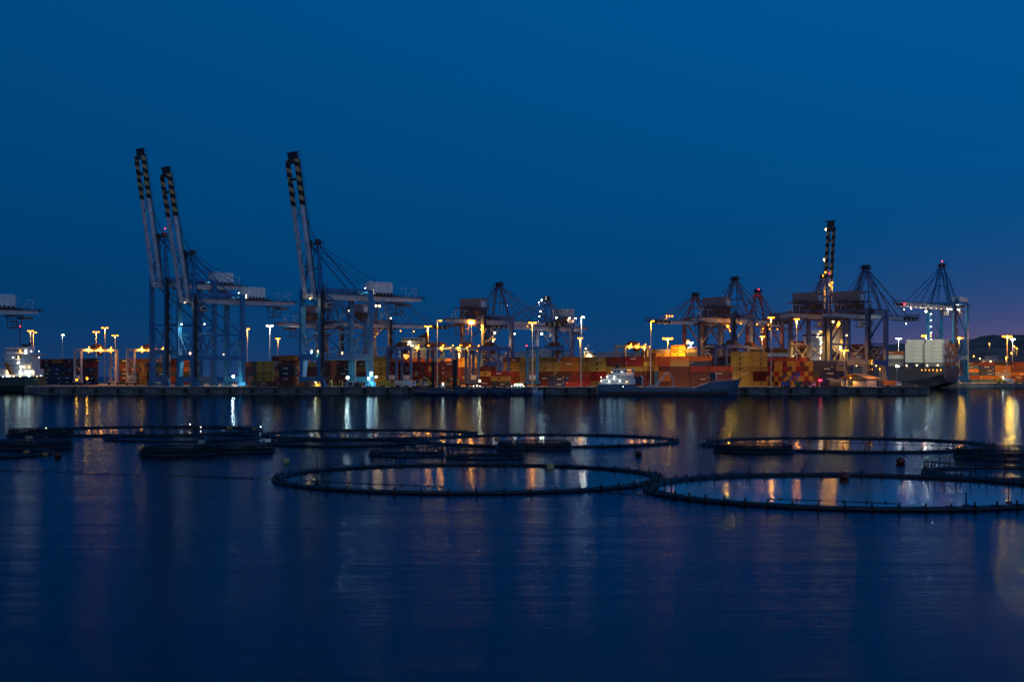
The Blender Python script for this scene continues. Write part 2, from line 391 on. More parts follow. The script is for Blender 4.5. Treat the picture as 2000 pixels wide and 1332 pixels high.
def crane(label, px, Y, beta, R=17, G=30, zg=43, za=70, Lb=70, up=0, Bk=34, style=1, face=-1, bluem=blue, boomm=pale,
          lattice=False, stair='sea', lights=(), trol=0.5, cab=0.3, name='ship_to_shore_crane', leg_w=2.4, tip=0.33, gnum=None, house_m=None, ya=None, bs=None):
    """x: from the waterside rail to landward; the boom points to -x"""
    rot = R_(beta) if face < 0 else R_(beta + 180)
    root = thing(name, label, 'crane', (gx(px, Y), Y, ZQ), rot, 'ship to shore gantry cranes')
    near = -1 if face < 0 else 1
    zt = zg + 5.0; zm = zg * 0.62; zp = zg * 0.34; hr = R / 2
    for x in (0, G):
        for s in (-1, 1):
            y = s * hr; ins = 1 if x == 0 else -1
            l = MB(); l.bar((x, y, zp), (x, y, zt), leg_w * 0.8, leg_w, side=(0, 1, 0))
            l.loft([[(x - 1.1, y - s * 1.7 - .0, 4.2), (x + 1.1, y - s * 1.7, 4.2), (x + 1.1, y + s * .9, 4.2), (x - 1.1, y + s * .9, 4.2)],
                    [(x - 1.3, y - s * 2.9, zp - .5), (x + 1.3, y - s * 2.9, zp - .5), (x + 1.3, y + s * .9, zp - .5), (x - 1.3, y + s * .9, zp - .5)],
                    [(x - 1.0, y - s * .9, zp + 1.4), (x + 1.0, y - s * .9, zp + 1.4), (x + 1.0, y + s * .9, zp + 1.4), (x - 1.0, y + s * .9, zp + 1.4)]])
            lo = l.build('leg', bluem, root)
            g = MB()
            for q in (-3.2, -1.1, 1.1, 3.2):
                g.box(x, y + q, 0.75, 1.3, 1.5, 1.1); g.tube((x - .5, y + q, .42), (x + .5, y + q, .42), .42, m=1)
            g.bar((x, y - 3.4, 1.7), (x, y + 3.4, 1.7), 1.2, .9); g.bar((x, y - 2.2, 1.8), (x, y, 3.0), .5); g.bar((x, y + 2.2, 1.8), (x, y, 3.0), .5)
            g.build('bogie', [bluem, dark], root)
    for x in (0, G):
        w = MB(); w.box(x, 0, 3.6, 2.2, R + 3.2, 2.8); w.build('sill_beam', bluem, root)
        w = MB(); w.box(x, 0, zp, 1.9, R - .4, 2.9)
        w.build('portal_beam', bluem if style != 1 else blue, root)
        w = MB(); w.box(x, 0, zt - 1.0, 1.5, R - 2, 1.6); w.build('cross_beam', bluem, root)
        w = MB()
        for s in (-1, 1): w.tube((x, s * (hr - .6), zm), (x, 0, zp + 1.1), .38)
        w.build('brace', bluem, root)
    for s in (-1, 1):
        y = s * hr
        w = MB(); w.box(G / 2, y, zp + .05, G - 2.2, 1.7, 2.8); w.build('portal_beam', bluem, root)
        w = MB(); w.box(G / 2, y, zt - .4, G - 2.0, 1.1, 1.1); w.build('top_beam', bluem, root)
        w = MB(); w.tube((1, y, zm), (G - 1, y, zm), .42)
        w.tube((.8, y, zt - 2), (G - .8, y, zm + 1.2), .55)
        w.tube((.8, y, zm - .8), (G * .5, y, zp + 1.1), .42); w.tube((G - .8, y, zm - .8), (G * .55, y, zp + 1.1), .42)
        w.build('brace', bluem, root)
    # main girder
    gx0, gx1 = -2.0, G + Bk
    g = MB()
    for s in (-1, 1):
        g.loft([[(gx0, s * 3.2 - .65, zg), (gx0, s * 3.2 + .65, zg), (gx0, s * 3.2 + .65, zg + 2.5), (gx0, s * 3.2 - .65, zg + 2.5)],
                [(G + Bk * .35, s * 3.2 - .65, zg), (G + Bk * .35, s * 3.2 + .65, zg), (G + Bk * .35, s * 3.2 + .65, zg + 2.5), (G + Bk * .35, s * 3.2 - .65, zg + 2.5)],
                [(gx1, s * 3.2 - .65, zg + .7), (gx1, s * 3.2 + .65, zg + .7), (gx1, s * 3.2 + .65, zg + 2.5), (gx1, s * 3.2 - .65, zg + 2.5)]])
    for k in range(int((gx1 - gx0) / 9) + 1): g.box(min(gx0 + 1 + k * 9, gx1 - .5), 0, zg + 1.8, .8, 6, .8)
    g.build('girder', boomm, root)
    g = MB()
    for s in (-1, 1):
        g.box((gx0 + gx1) / 2, s * 4.45, zg + 2.4, gx1 - gx0, 1.1, .16); railing(g, (gx0, s * 4.95, zg + 2.45), (gx1, s * 4.95, zg + 2.45))
    for k in range(14):  # festoon cables hanging under the girder
        a = G * .5 + k * (G * .5 + Bk * .5) / 14; a2 = a + (G * .5 + Bk * .5) / 14
        g.bar((a, near * 4.1, zg - .1), ((a + a2) / 2, near * 4.1, zg - 1.8), .12); g.bar(((a + a2) / 2, near * 4.1, zg - 1.8), (a2, near * 4.1, zg - .1), .12)
    g.box(gx1 + 1.3, 0, zg + 2.2, 2.6, 7.5, .5); railing(g, (gx1 + 2.5, -3.7, zg + 2.5), (gx1 + 2.5, 3.7, zg + 2.5), step=2)
    g.build('walkway', rust if style == 2 else dark, root)
    g = MB()  # service frames at the landward end
    for xx in (gx1 - 2, gx1 - 9):
        g.bar((xx, near * 2, zg + 2.5), (xx, near * 2, zg + 7.5), .22); g.bar((xx, near * 2, zg + 7.3), (xx - 3.2, near * 2, zg + 7.3), .2)
        g.bar((xx - 3.2, near * 2, zg + 7.3), (xx - 3.2, near * 2, zg + 6.4), .18)
    g.bar((gx1 - 8, -2, zg + 2.5), (gx1 - 6, -2, zg + 5.4), .25); g.bar((gx1 - 6, -2, zg + 5.4), (gx1 - 3.4, -2, zg + 5.4), .25); g.bar((gx1 - 3.4, -2, zg + 5.4), (gx1 - 2.4, -2, zg + 2.5), .25)
    g.build('service_davit', boomm, root)
    # boom
    ang = R_(up); bs = bs or (3.9 if up and face < 0 else 3.2)
    b = MB(); Ls = Lb * (1 - tip)
    if lattice:
        for s in (-1, 1):
            b.bar((0, s * 3.2, 0), (Lb, s * 3.2, 0), .5); b.bar((0, s * 3.2, 2.8), (Lb, s * 3.2, 2.8), .45)
            n = int(Lb / 2.6)
            for k in range(n):
                x0 = k * Lb / n; x1 = (k + 1) * Lb / n
                b.bar((x0, s * 3.2, 0 if k % 2 else 2.8), (x1, s * 3.2, 2.8 if k % 2 else 0), .28)
                b.bar((x1, s * 3.2, 0), (x1, s * 3.2, 2.8), .22)
    else:
        for s in (-1, 1):
            b.box(Ls / 2, s * bs, 1.25, Ls, 1.1, 2.0)
    for k in range(1, int(Ls / 14) + 1): b.box(k * 14, 0, 1.2, .6, 2 * bs - 1, .8)
    bmsh = b.build('boom', boomm if up < 20 else mat('raised_boom_paint', (0.48, 0.51, 0.58), 0.55, var=.35, scale=.3), root)  # raised booms get a darker, bluer tone than the girder
    # boom frame: x runs outwards from the hinge
    bmsh.location = (-2.4, 0, zg + .1)
    bmsh.rotation_mode = 'XYZ'
    # rotate 180 about z then pitch up
    M = Matrix.Rotation(math.pi, 4, 'Z') @ Matrix.Rotation(-ang, 4, 'Y')
    bmsh.rotation_euler = M.to_euler()
    if not lattice:
        b = MB(); Lt = Lb - Ls
        for s in (-1, 1): b.box(Lt / 2, s * bs, 0, Lt, 1.3, 2.1)
        t = b.build('striped_boom_end', stripes, bmsh, (Ls, 0, 1.25))
    b = MB(); b.box(Lb - 1.0, 0, 1.2, 2.0, 2 * bs - 1, 2.1)
    b.box(Lb + 1.8, 0, 2.0, 3.6, 2 * bs + 1, .25)
    for s in (-1, 1): railing(b, (Lb, s * 3.5, 2.1), (Lb + 3.6, s * 3.5, 2.1), 2.2, 1.2)
    for k in range(9): b.bar((Lb + 3.6, -3.5 + k * .875, 0.2), (Lb + 3.6, -3.5 + k * .875, 4.2), .14)
    b.bar((Lb + 3.6, -3.5, 4.2), (Lb + 3.6, 3.5, 4.2), .2)
    b.build('boom_end_platform', dark, bmsh)
    b = MB(); b.box(Lb * .86, 0, 1.0, 1.2, 2 * bs - 1.2, 1.2); b.build('boom_tie', dark, bmsh)
    b = MB(); s = -near  # walkway and rails along the boom
    b.box(Lb / 2, s * (bs + .9), 2.3, Lb, .8, .14); railing(b, (0, s * (bs + 1.3), 2.4), (Lb, s * (bs + 1.3), 2.4), 1.0, 5)
    for k in range(5): b.bar((Lb * (.12 + k * .15), -2.6, .6), (Lb * (.2 + k * .15), 2.6, .6), .16)
    b.build('boom_walkway', dark, bmsh)
    # A-frame
    b = MB(); ya = ya or (3.6 if up and face < 0 else 1.4)
    
    for s in (-1, 1):
        b.bar((0, s * hr * .8, zt - 1), (1.5, s * ya, za), 1.15, .9)
        b.bar((0 + 4, s * 4.2, zg + 2.5), (1.8, s * ya, za), .55)
        zz = zt + 2; k = 0
        while zz < za - 5:
            f0 = (zz - zt) / (za - zt); f1 = (zz + 5 - zt) / (za - zt)
            b.bar((3 - 1.5 * f0, s * (4.2), zz), (1.0, s * (hr * .8 + (ya - hr * .8) * f1), zz + 5), .25); zz += 5
    f = .45; b.bar((.7, -(hr * .8 + (ya - hr * .8) * f), zt + (za - zt) * f), (.7, (hr * .8 + (ya - hr * .8) * f), zt + (za - zt) * f), .6)
    b.build('a_frame', bluem, root)
    b = MB(); pw = ya + 1.4; b.box(1.5, 0, za + .2, 4.2, 2 * pw, .3); b.box(1.2, -ya, za + 1.4, 2.4, 1.4, 2.2); b.box(1.2, ya, za + 1.4, 2.4, 1.4, 2.2)
    railing(b, (3.5, -pw, za + .3), (3.5, pw, za + .3), 1.2, 2, t=.14); railing(b, (-.5, -pw, za + .3), (-.5, pw, za + .3), 1.2, 2, t=.14)
    b.bar((3.4, near * pw, za + .3), (3.4, near * pw, za + 4.0), .14)
    b.build('apex_platform', dark, root)
    # backstays and forestays
    b = MB()
    for s in (-1, 1):
        b.tube((1.8, s * ya, za), (G * .92, s * 3.6, zg + 2.8), .42)
        b.tube((1.8, s * ya, za), (G + Bk * .55, s * 3.4, zg + 2.8), .2)
        b.tube((1.8, s * (ya - .8), za - .5), (G + Bk * .12, s * 3.4, zg + 2.8), .16)
    b.build('backstay', bluem, root)
    hp = Vector((-2.4, 0, zg + 1.3))
    def bp(d, hgt=1.2, y=0):
        return hp + Vector((-math.cos(ang) * d + math.sin(ang) * hgt * 1.0, y, math.sin(ang) * d + math.cos(ang) * hgt))
    b = MB()
    for s in (-1, 1):
        if up < 20:
            b.tube((1.2, s * ya, za), bp(Lb * .42, 1.2, s * 3.0), .3); b.tube((1.2, s * ya, za), bp(Lb * .80, 1.2, s * 3.0), .3)
            b.tube((1.2, s * (ya - 1), za), bp(Lb * .18, 1.2, s * 2.4), .14)
        else:
            mid = bp(Lb * .55, 3.5, s * 2.4)
            b.tube((1.2, s * ya, za), mid, .12); b.tube(mid, bp(Lb * .8, 1.4, s * 2.4), .12)
            b.tube((1.2, s * (ya - 1), za), bp(Lb * .68, 1.2, s * 2.6), .1)
            b.tube((1.0, s * ya, za), bp(Lb * .2, 2.0, s * 2.4), .22)
    b.build('forestay', dark if up > 20 else bluem, root)
    # machinery house
    b = MB(); w = MB()
    if style == 1:
        x0 = G + Bk * .16; hl, hw, hh = 11.0, 9.0, 6.2; cx = x0 + hl / 2; z0 = zg + 3.2
        b.prism([(-hw / 2, z0), (hw / 2, z0), (hw / 2, z0 + hh), (0, z0 + hh + .9), (-hw / 2, z0 + hh)], x0, x0 + hl, 'x')
        ho = b.build('machine_house', house_m or white, root)
        w.box(x0 - 1, 0, z0 - .2, .3, 9, .3); w.box(cx, 0, z0 - .35, hl + 7, 10.6, .3)
        railing(w, (x0 - 3, near * 5.2, z0 - .2), (x0 + hl + 3, near * 5.2, z0 - .2), 1.1, 2)
        for k in range(5): w.box(x0 + 1 + k * 2.2, near * 4.9, z0 + .5, .9, .5, 1.1)
        w.build('house_platform', dark, root)
        d = MB()
        for k in (.25, .5, .75): d.box(x0 + hl * k, near * (hw / 2 + .03), z0 + hh / 2, .14, .08, hh)
        d.box(x0 + hl / 2, near * (hw / 2 + .04), z0 + hh - .9, hl, .08, .12); d.build('panel_seam', galv, ho)
        d = MB(); d.box(x0 - .04, near * 2.6, z0 + 1.3, .1, 1.0, 2.1); d.build('door', litwin if up else dark, ho)
    else:
        hl, hw, hh = 16.5, 6.4, 5.4; cx = G - .5; z0 = zg + 9.2
        b.box(cx, 0, z0 + hh / 2, hw, hl, hh); b.box(cx, 0, z0 + hh + .1, hw + .4, hl + .4, .2)
        for k in range(19): b.box(cx + hw / 2 + .03, -hl / 2 + .6 + k * .85, z0 + hh / 2, .12, .3, hh - .3)
        ho = b.build('machine_house', house_m or housem, root)
        w.box(cx, 0, z0 - .3, hw + 4, hl + 6, .35); w.box(cx, 0, z0 - 2.6, hw + .5, hl - 1, 2.8)
        for q in (-1, 1):
            for xx in (-hw / 2, hw / 2):
                w.bar((cx + xx, q * hl * .42, zg + 2.4), (cx + xx, q * hl * .42, z0 - .3), .5)
            w.bar((cx + hw / 2, q * hl * .42, zg + 2.4), (cx + hw / 2, 0, z0 - .6), .35)
        railing(w, (cx + hw / 2 + 1.9, -hl / 2 - 3, z0 - .2), (cx + hw / 2 + 1.9, hl / 2 + 3, z0 - .2), 1.1, 2)
        w.build('house_platform', rust, root)
        d = MB(); d.box(cx, near * (hl / 2 + .06), z0 + 2.3, 3.6, .14, 3.2); d.build('end_shutter', pale, ho)
        d = MB()
        for q in (-3.5, 0): d.box(cx + hw / 2 + .12, near * q, z0 + .8, .1, 2.6, .7)
        d.build('louvre', dark, ho)
        # electric house over the beam
        w = MB(); w.box(cx - 7.2, near * 3.0, zg + 4.2, 4.5, 2.6, 2.6)
        for q in (-1, 1): w.bar((cx - 12 + q * 2.4, 3, zt), (cx - 12 + q * 2.4, 3, zt + 6), .3); w.bar((cx - 12 + q * 2.4, 1.2, zt), (cx - 12 + q * 2.4, 1.2, zt + 6), .3)
        w.build('hoist_frame', dark, root)
    # stair tower around one leg
    b = MB(); sx = 0 if stair == 'sea' else G; sy = near * (hr + 1.9); zz = 2.0; d = 1
    while zz < zt - 1:
        b.bar((sx - 1.2 * d, sy, zz), (sx + 1.2 * d, sy, zz + 3.2), .7, .14); b.box(sx + 1.4 * d, sy, zz + 3.2, 1.2, 1.5, .12)
        railing(b, (sx - 1.2 * d, sy + near * .6, zz), (sx + 1.2 * d, sy + near * .6, zz + 3.2), 1.0, 1.4, t=.1)
        b.bar((sx - 1.9, sy + near * .5, zz), (sx - 1.9, sy + near * .5, zz + 3.2), .12); b.bar((sx + 1.9, sy + near * .5, zz), (sx + 1.9, sy + near * .5, zz + 3.2), .12)
        b.bar((sx - 1.9, sy + near * .5, zz), (sx + 1.9, sy + near * .5, zz), .1)
        zz += 3.2; d = -d
    b.box(sx, near * (hr + .85 + .1), (zt + 2) / 2, 1.7, .25, zt - 4)
    b.build('stair_tower', dark, root)
    # trolley with its lattice frame, cab and spreader
    tx = G * cab; b = MB()
    b.box(tx, 0, zg - .45, 5, 6.5, .4); b.box(tx, 0, zg - 3.4, .2, 4.4, .2)
    b.bar((tx - 2, -2, zg - .5), (tx - 2, -2, zg - 4.5), .2); b.bar((tx + 2, 2, zg - .5), (tx + 2, 2, zg - 4.5), .2); b.bar((tx - 2, 2, zg - .5), (tx - 2, 2, zg - 4.5), .2); b.bar((tx + 2, -2, zg - .5), (tx + 2, -2, zg - 4.5), .2)
    b.box(tx, 0, zg - 4.6, 5, 5, .25); railing(b, (tx - 2.5, -2.5, zg - 4.5), (tx + 2.5, -2.5, zg - 4.5), 1, 1.2); railing(b, (tx - 2.5, 2.5, zg - 4.5), (tx + 2.5, 2.5, zg - 4.5), 1, 1.2)
    tr = b.build('trolley', rust, root)
    b = MB(); b.box(tx + .4, near * .8, zg - 3.0, 2.6, 2.4, 2.6); b.build('operator_cab', pale, tr)
    b = MB(); b.box(tx + .4, near * 2.03, zg - 2.8, 2.0, .08, 1.3); b.build('cab_window', glassd, tr)
    tx = G + Bk * trol; b = MB()
    b.box(tx, 0, zg - .5, 7, 7, .5)
    for q in (-3, 3):
        for p in (-2.6, 2.6): b.bar((tx + p, q, zg - .5), (tx + p * .8, q, zg - 6.4), .28)
        b.bar((tx - 2.6, q, zg - .8), (tx + 2.1, q, zg - 6), .2); b.bar((tx - 2.1, q, zg - 6.3), (tx + 2.1, q, zg - 6.3), .35); b.bar((tx - 2.4, q, zg - 3.4), (tx + 2.4, q, zg - 3.4), .22)
    for p in (-2.1, 2.1): b.bar((tx + p, -3, zg - 6.3), (tx + p, 3, zg - 6.3), .35)
    b.box(tx + 5.5, 0, zg - 1.4, 5, 6, .9)
    b.build('maintenance_trolley', rust, root)
    if gnum:
        b = MB(); dd = near * 3.9 if False else near * 3.92
        def seg(x0, z0, x1, z1): b.bar((x0, dd, z0), (x1, dd, z1), .06, .26, side=(0, 1, 0))
        X0 = gnum; z0 = zg + .45; hh = 1.6
        sgn = -1 if face < 0 else 1  # text reads left to right on the near face
        sgn = 1 if face < 0 else -1
        for (u0, v0, u1, v1) in ((0, 0, 0, 1), (.62, 0, .62, 1), (0, 0, .62, 0), (0, 1, .62, 1), (1.25, 0, 1.25, 1)):
            seg(X0 + sgn * u0 * 1.6, z0 + v0 * hh, X0 + sgn * u1 * 1.6, z0 + v1 * hh)
        b.build('crane_number', dark, root)
    for (lx, ly, lz, kd, pw, r) in lights:
        flood(root, (lx, ly, lz), kd, pw, r)
    return root
WIN = [(-1, 4, -2.0, 'x')]
cr_lights_C = [(5, 4, 14.6, 'w', 2500, .7), (14.0, -10.5, 4.6, 'w', 7000, .75), (29, -9.8, 7.0, 'w', 2500, .5), (29.5, -13, 5.0, 'w', 1500, .5), (0, 0, 17.5, 'w', 3000, .5), (-1, -7, 17.5, 'm', 3000, .5), (18, 0, 16.5, 'm', 2500, .3),  # first lamp is an added fill that whitens the lower legs
               (-3, -3, 43.2, 'm', 3500, .3), (28, -6, 49.5, 'w', 900, .25), (12, -8.9, 17, 'm', 300, .25), (30, 8.9, 17, 'w', 300, .3), (31, 0, 16, 'w', 1500, .2), (47, -2, 35, 'm', 1500, .4), (20, -3, 38, 'm', 1500, .25)]
crane('blue crane with lifted boom standing alone, third of the lifted booms from the left', 609, 680, 42, R=16.6, G=29.5, zg=43.5, za=70, Lb=67.5, up=81.2, Bk=36,
      trol=.62, cab=.30, lights=cr_lights_C)
crane('blue crane with lifted boom and white machine house, second from the left', 365, 738, 42, R=16.6, G=29.0, zg=44.5, za=70, Lb=68, up=80.3, Bk=36,
      trol=.70, cab=.30, lights=[(5, 4, 14.8, 'w', 2500, .7), (22, -10.5, 5.2, 'w', 7000, .7), (3, 2, 17.5, 'm', 3000, .5), (-1, 4, 33, 'w', 2500, .35), (6, -8, 33, 'w', 700, .3), (17, -9, 17, 'm', 300, .25), (28, -6, 50.5, 'w', 900, .25), (-3, -3, 44.3, 'm', 1200, .25)], boomm=mat('lilac_grey_paint', (0.52, 0.52, 0.60), 0.5, var=.2))  # first lamp is an added fill for the lower portal
crane('tallest looking crane with lifted boom and red beacon, furthest left of the lifted booms', 311, 765, 42, R=16.6, G=29.5, zg=54.5, za=82, Lb=72, up=81.5, Bk=22,
      trol=.3, cab=.4, lights=[(1, -5, 86.5, 'r', 500, .35), (28, -4, 60, 'w', 400, .3)])
crane('crane cut by the left edge, white house and rear girder showing', -138, 650, 42, R=14, G=24, zg=35.3, za=62, Lb=60, up=80, Bk=27, trol=.62, lights=[])

OB = 45
crane('crane with dark machine house left behind the third lifted boom', 652, 940, OB, R=17, G=20, zg=37.5, za=58, Lb=50, face=1, style=2, Bk=24, bluem=blue2,
      lights=[(30, 3, 42, 'w', 900, .5), (10, 2, 33, 's', 4000, .4)])
crane('crane with low pale boom reaching right from behind the third lifted boom crane', 746, 940, OB, R=17, G=21, zg=38.0, za=66, Lb=55, face=1, style=2, Bk=18, bluem=blue2,
      lights=[(14, 6, 36.5, 's', 5000, .4), (10, 9.6, 52, 'm', 1500, .7), (13, 9.6, 52, 'm', 1500, .7), (3, 3, 36, 's', 4000, .4), (-14, 3, 36, 's', 3500, .4), (-26, 3, 36, 's', 3500, .4), (-38, 3, 36.5, 's', 2500, .3)])
crane('crane with lamps down its slanted tower and striped boom, left of the twin mast', 978, 832, OB, R=18.5, G=23, zg=36.0, za=59, Lb=49, face=1, style=2, Bk=18, stair='land', bluem=blue2,
      lights=[(.6, 4, 51, 'w', 500, .5), (-.3, 4.6, 47.5, 'w', 500, .5), (-1.0, 5, 44, 'w', 500, .5), (8, 3, 31, 'w', 3000, .5), (22, 6, 32.5, 'm', 600, .3), (-20, 3, 35.6, 's', 1500, .3)])
crane('crane strung with white lamps up to its peak, pale house on the right', 1066, 935, OB, R=17, G=17, zg=36.0, za=56.5, Lb=56, face=-1, style=2, Bk=20, bluem=blue2, house_m=mat('light_cladding', (0.5, 0.5, 0.5), .5),
      lights=[(1.5, 0, 58.5, 'w', 700, .5), (-2, 2, 56.5, 'w', 500, .45), (-4.5, 2, 54.5, 'w', 500, .45), (0, 5, 49, 'w', 500, .45), (0, 6, 45.5, 'w', 500, .45), (0, 6.5, 42, 'w', 500, .45),
              (14, -9, 44.5, 'w', 1500, .5), (20, -9, 44.5, 'w', 1500, .5), (4, -6, 44.5, 'w', 1500, .5), (-4, 0, 33.5, 'w', 4000, .7), (-30, 0, 33.0, 'w', 1500, .5), (8, 2, 33, 'm', 2500, .7), (-52, 0, 36, 'w', 600, .4)])
crane('left pointing crane with orange lit striped boom tip and leaning rusty tower', 1356, 950, OB, R=17, G=20, zg=40.0, za=60, Lb=42, face=-1, style=1, Bk=14, bluem=mat('rusty_red_paint', (0.25, 0.10, 0.11), .6), house_m=housem,
      lights=[(-28, -3, 45.3, 's', 4000, .5), (-31, -3, 45.3, 's', 2500, .45), (-34, -3, 45.3, 's', 2500, .45), (18, 0, 36, 'w', 1800, .5)])
crane('crane with reddish tower and red beacon seen between two blue cranes', 1478, 985, OB, R=16, G=20, zg=40.5, za=64.5, Lb=40, face=-1, style=1, Bk=14, bluem=mat('rusty_red_paint', (0.25, 0.10, 0.11), .6), house_m=housem,
      lights=[(-2, -3, 66.5, 'r', 300, .4), (-10, -2, 38.8, 's', 4000, .4), (2, -4, 38.8, 's', 3500, .4), (10, -4, 38.8, 's', 3500, .4), (20, -4, 38.8, 's', 3500, .35), (28, -3, 38.8, 's', 3500, .35)])
crane('crane with brown corrugated house and orange numbered girder, left of the lifted striped boom', 1438, 838, OB, R=24, G=20, zg=37.2, za=63, Lb=42, face=1, style=2, Bk=20, stair='land', gnum=3.5, bluem=blue2,
      lights=[(17, 6, 35.0, 's', 15000, .7), (16, 8, 38.5, 's', 3000, .5), (17, 8, 32, 's', 3000, .5), (-6, 4.2, 36.8, 's', 1500, .3), (2, 5, 36.8, 's', 4000, .3), (-16, 4, 36.8, 's', 3000, .35), (-28, 4, 36.8, 's', 3000, .35)])
crane('crane with striped boom lifted straight up and an orange lit tower', 1612, 812, OB, R=23, G=19, zg=38.5, za=62.5, Lb=54.5, up=84.5, face=1, bs=1.9, style=2, Bk=20, stair='land', tip=.55, bluem=blue2,
      lights=[(17, -7.3, 48.8, 'm', 500, .9), (-4.6, -3.4, 74, 'm', 3000, .8), (-6.5, -3.6, 92, 'm', 1500, .7), (1.5, 1, 66, 's', 9000, .5), (-1.0, 4, 60, 's', 9000, .5), (2, 4, 65, 'r', 200, .3), (8, 8, 34, 's', 900, .4), (3, 7, 37, 'm', 800, .6), (3, 12, 22, 'm', 800, .6), (3, 12, 12, 'm', 800, .6)])
crane('blue crane with brown corrugated house and striped boom over the container ship', 1693, 782, OB, R=24.0, G=19.5, zg=37.4, za=65.5, Lb=48, face=1, style=2, Bk=20, stair='land', bluem=blue2,
      lights=[(15, 3, 50.4, 'w', 900, .4), (-2, 9, 38.6, 'w', 1500, .4), (17.6, 13.6, 14, 's', 3500, .3), (17.6, 13.8, 9, 's', 3000, .3), (18, -2, 28, 'm', 900, .4)])
crane('far right crane with red beacon and white lattice boom above the container ship', 1838, 1000, OB, R=20, G=19.5, zg=53.5, za=84, Lb=56, face=-1, style=1, Bk=5, lattice=True,
      lights=[(1.5, 0, 88, 'r', 400, .5), (-58, -3, 55, 'r', 500, .6)] + [(-50 + k * 7.3, -3.4, 53.2, 'm', 250, .22) for k in range(7)] +
             [(-22, 0, 51, 'w', 9000, .7), (-52, -5, 52, 'w', 9000, .4), (-42, 6, 52, 'm', 9000, .4)] + [(2 + 3.0 * k, -3.8, 53.4, 'w', 700, .45) for k in range(7)] + [(14 + 2 * k, -4, 57, 'w', 300, .35) for k in range(3)] +  # outer pair of boom floods added to brighten the ship's containers
             [(1.4, 8.5, 18 + 4.6 * k, 'w', 120, .35) for k in range(8)] + [(24, -2, 53, 'w', 900, .4)])

# ================================================================ containers
CW, CH, CL = 2.44, 2.59, 12.19
CC = {'R': ('red', (0.36, 0.045, 0.02)), 'M': ('maroon', (0.15, 0.035, 0.025)), 'O': ('orange', (0.55, 0.17, 0.03)), 'Y': ('yellow', (0.56, 0.36, 0.06)),
      'B': ('navy blue', (0.025, 0.04, 0.13)), 'D': ('dark grey', (0.04, 0.045, 0.055)), 'G': ('grey', (0.30, 0.30, 0.31)), 'W': ('white', (0.95, 0.96, 0.86)),
      'T': ('teal blue', (0.06, 0.15, 0.26)), 'K': ('tan', (0.42, 0.27, 0.11))}
CME = {}
def cmesh(c, mark, L_=CL):
    key = (c, mark, L_)
    if key in CME: return CME[key]
    body = mat('container_' + CC[c][0].replace(' ', '_'), tuple(q * .8 for q in CC[c][1]), 0.55, var=0.28, scale=0.6, each=0.0 if c == 'W' else 0.4)
    mk = mat('container_lettering', (0.72, 0.72, 0.70), 0.6); vent = mat('container_plate', (0.04, 0.05, 0.04), 0.6)
    b = MB(); l, w, h = L_ / 2, CW / 2, CH
    # corrugated sides between corner posts and rails
    for s in (-1, 1):
        n = 22; xs = [-l + .16 + (2 * l - .32) * i / (n * 2) for i in range(n * 2 + 1)]
        for i in range(n * 2):
            y0 = s * (w - (.09 if (i // 1) % 2 else .03)); 
            b.add([(xs[i], y0, .14), (xs[i + 1], y0, .14), (xs[i + 1], y0, h - .12), (xs[i], y0, h - .12)], [(0, 1, 2, 3)])
            if i < n * 2 - 1:
                y1 = s * (w - (.09 if (i + 1) % 2 else .03))
                b.add([(xs[i + 1], y0, .14), (xs[i + 1], y1, .14), (xs[i + 1], y1, h - .12), (xs[i + 1], y0, h - .12)], [(0, 1, 2, 3)])
        b.box(0, s * (w - .05), .08, 2 * l, .1, .16); b.box(0, s * (w - .05), h - .06, 2 * l, .1, .12)
        for q in (-1, 1): b.box(q * (l - .08), s * (w - .08), h / 2, .16, .16, h - .28)
    b.add([(-l, -w, h - .03), (l, -w, h - .03), (l, w, h - .03), (-l, w, h - .03)], [(0, 1, 2, 3)])
    b.add([(-l, -w, .05), (l, -w, .05), (l, w, .05), (-l, w, .05)], [(0, 1, 2, 3)])
    for q in (-1, 1):
        b.box(q * (l - .09), 0, h / 2, .08, CW - .3, h - .25)
        for y in (-.85, -.3, .3, .85): b.box(q * (l - .03), y, h / 2, .05, .06, h - .3, m=0)
        b.box(q * (l - .035), 0, h / 2, .04, .05, h - .3, m=2)
        if mark in (2, 4): b.box(q * (l - .02), .55, h * .72, .03, .7, .22, m=1)
    for s in (-1, 1):
        y = s * (w - .015)
        if mark == 1:
            b.box(-.2, y, h * .5, 1.3, .03, 1.25, m=2)
        elif mark == 2:
            x = -2.2
            for k in range(6):
                ww = (.45, .3, .5, .35, .45, .4)[k]; b.box(x + ww / 2, y, h * .55, ww, .03, .62, m=1); x += ww + .22
        elif mark == 3:
            b.box(-l + 1.1, y, h * .7, 1.1, .03, .42, m=1)
        elif mark == 4:
            x = .6
            for k in range(5):
                ww = (.4, .55, .3, .5, .4)[k]; b.box(x + ww / 2, y, h * .45, ww, .03, .5, m=1); x += ww + .2
            b.box(l - 1.2, y, h * .8, .9, .03, .25, m=1)
    CME[key] = b.mesh('container_' + CC[c][0].replace(' ', '_'), [body, mk, vent])
    return CME[key]

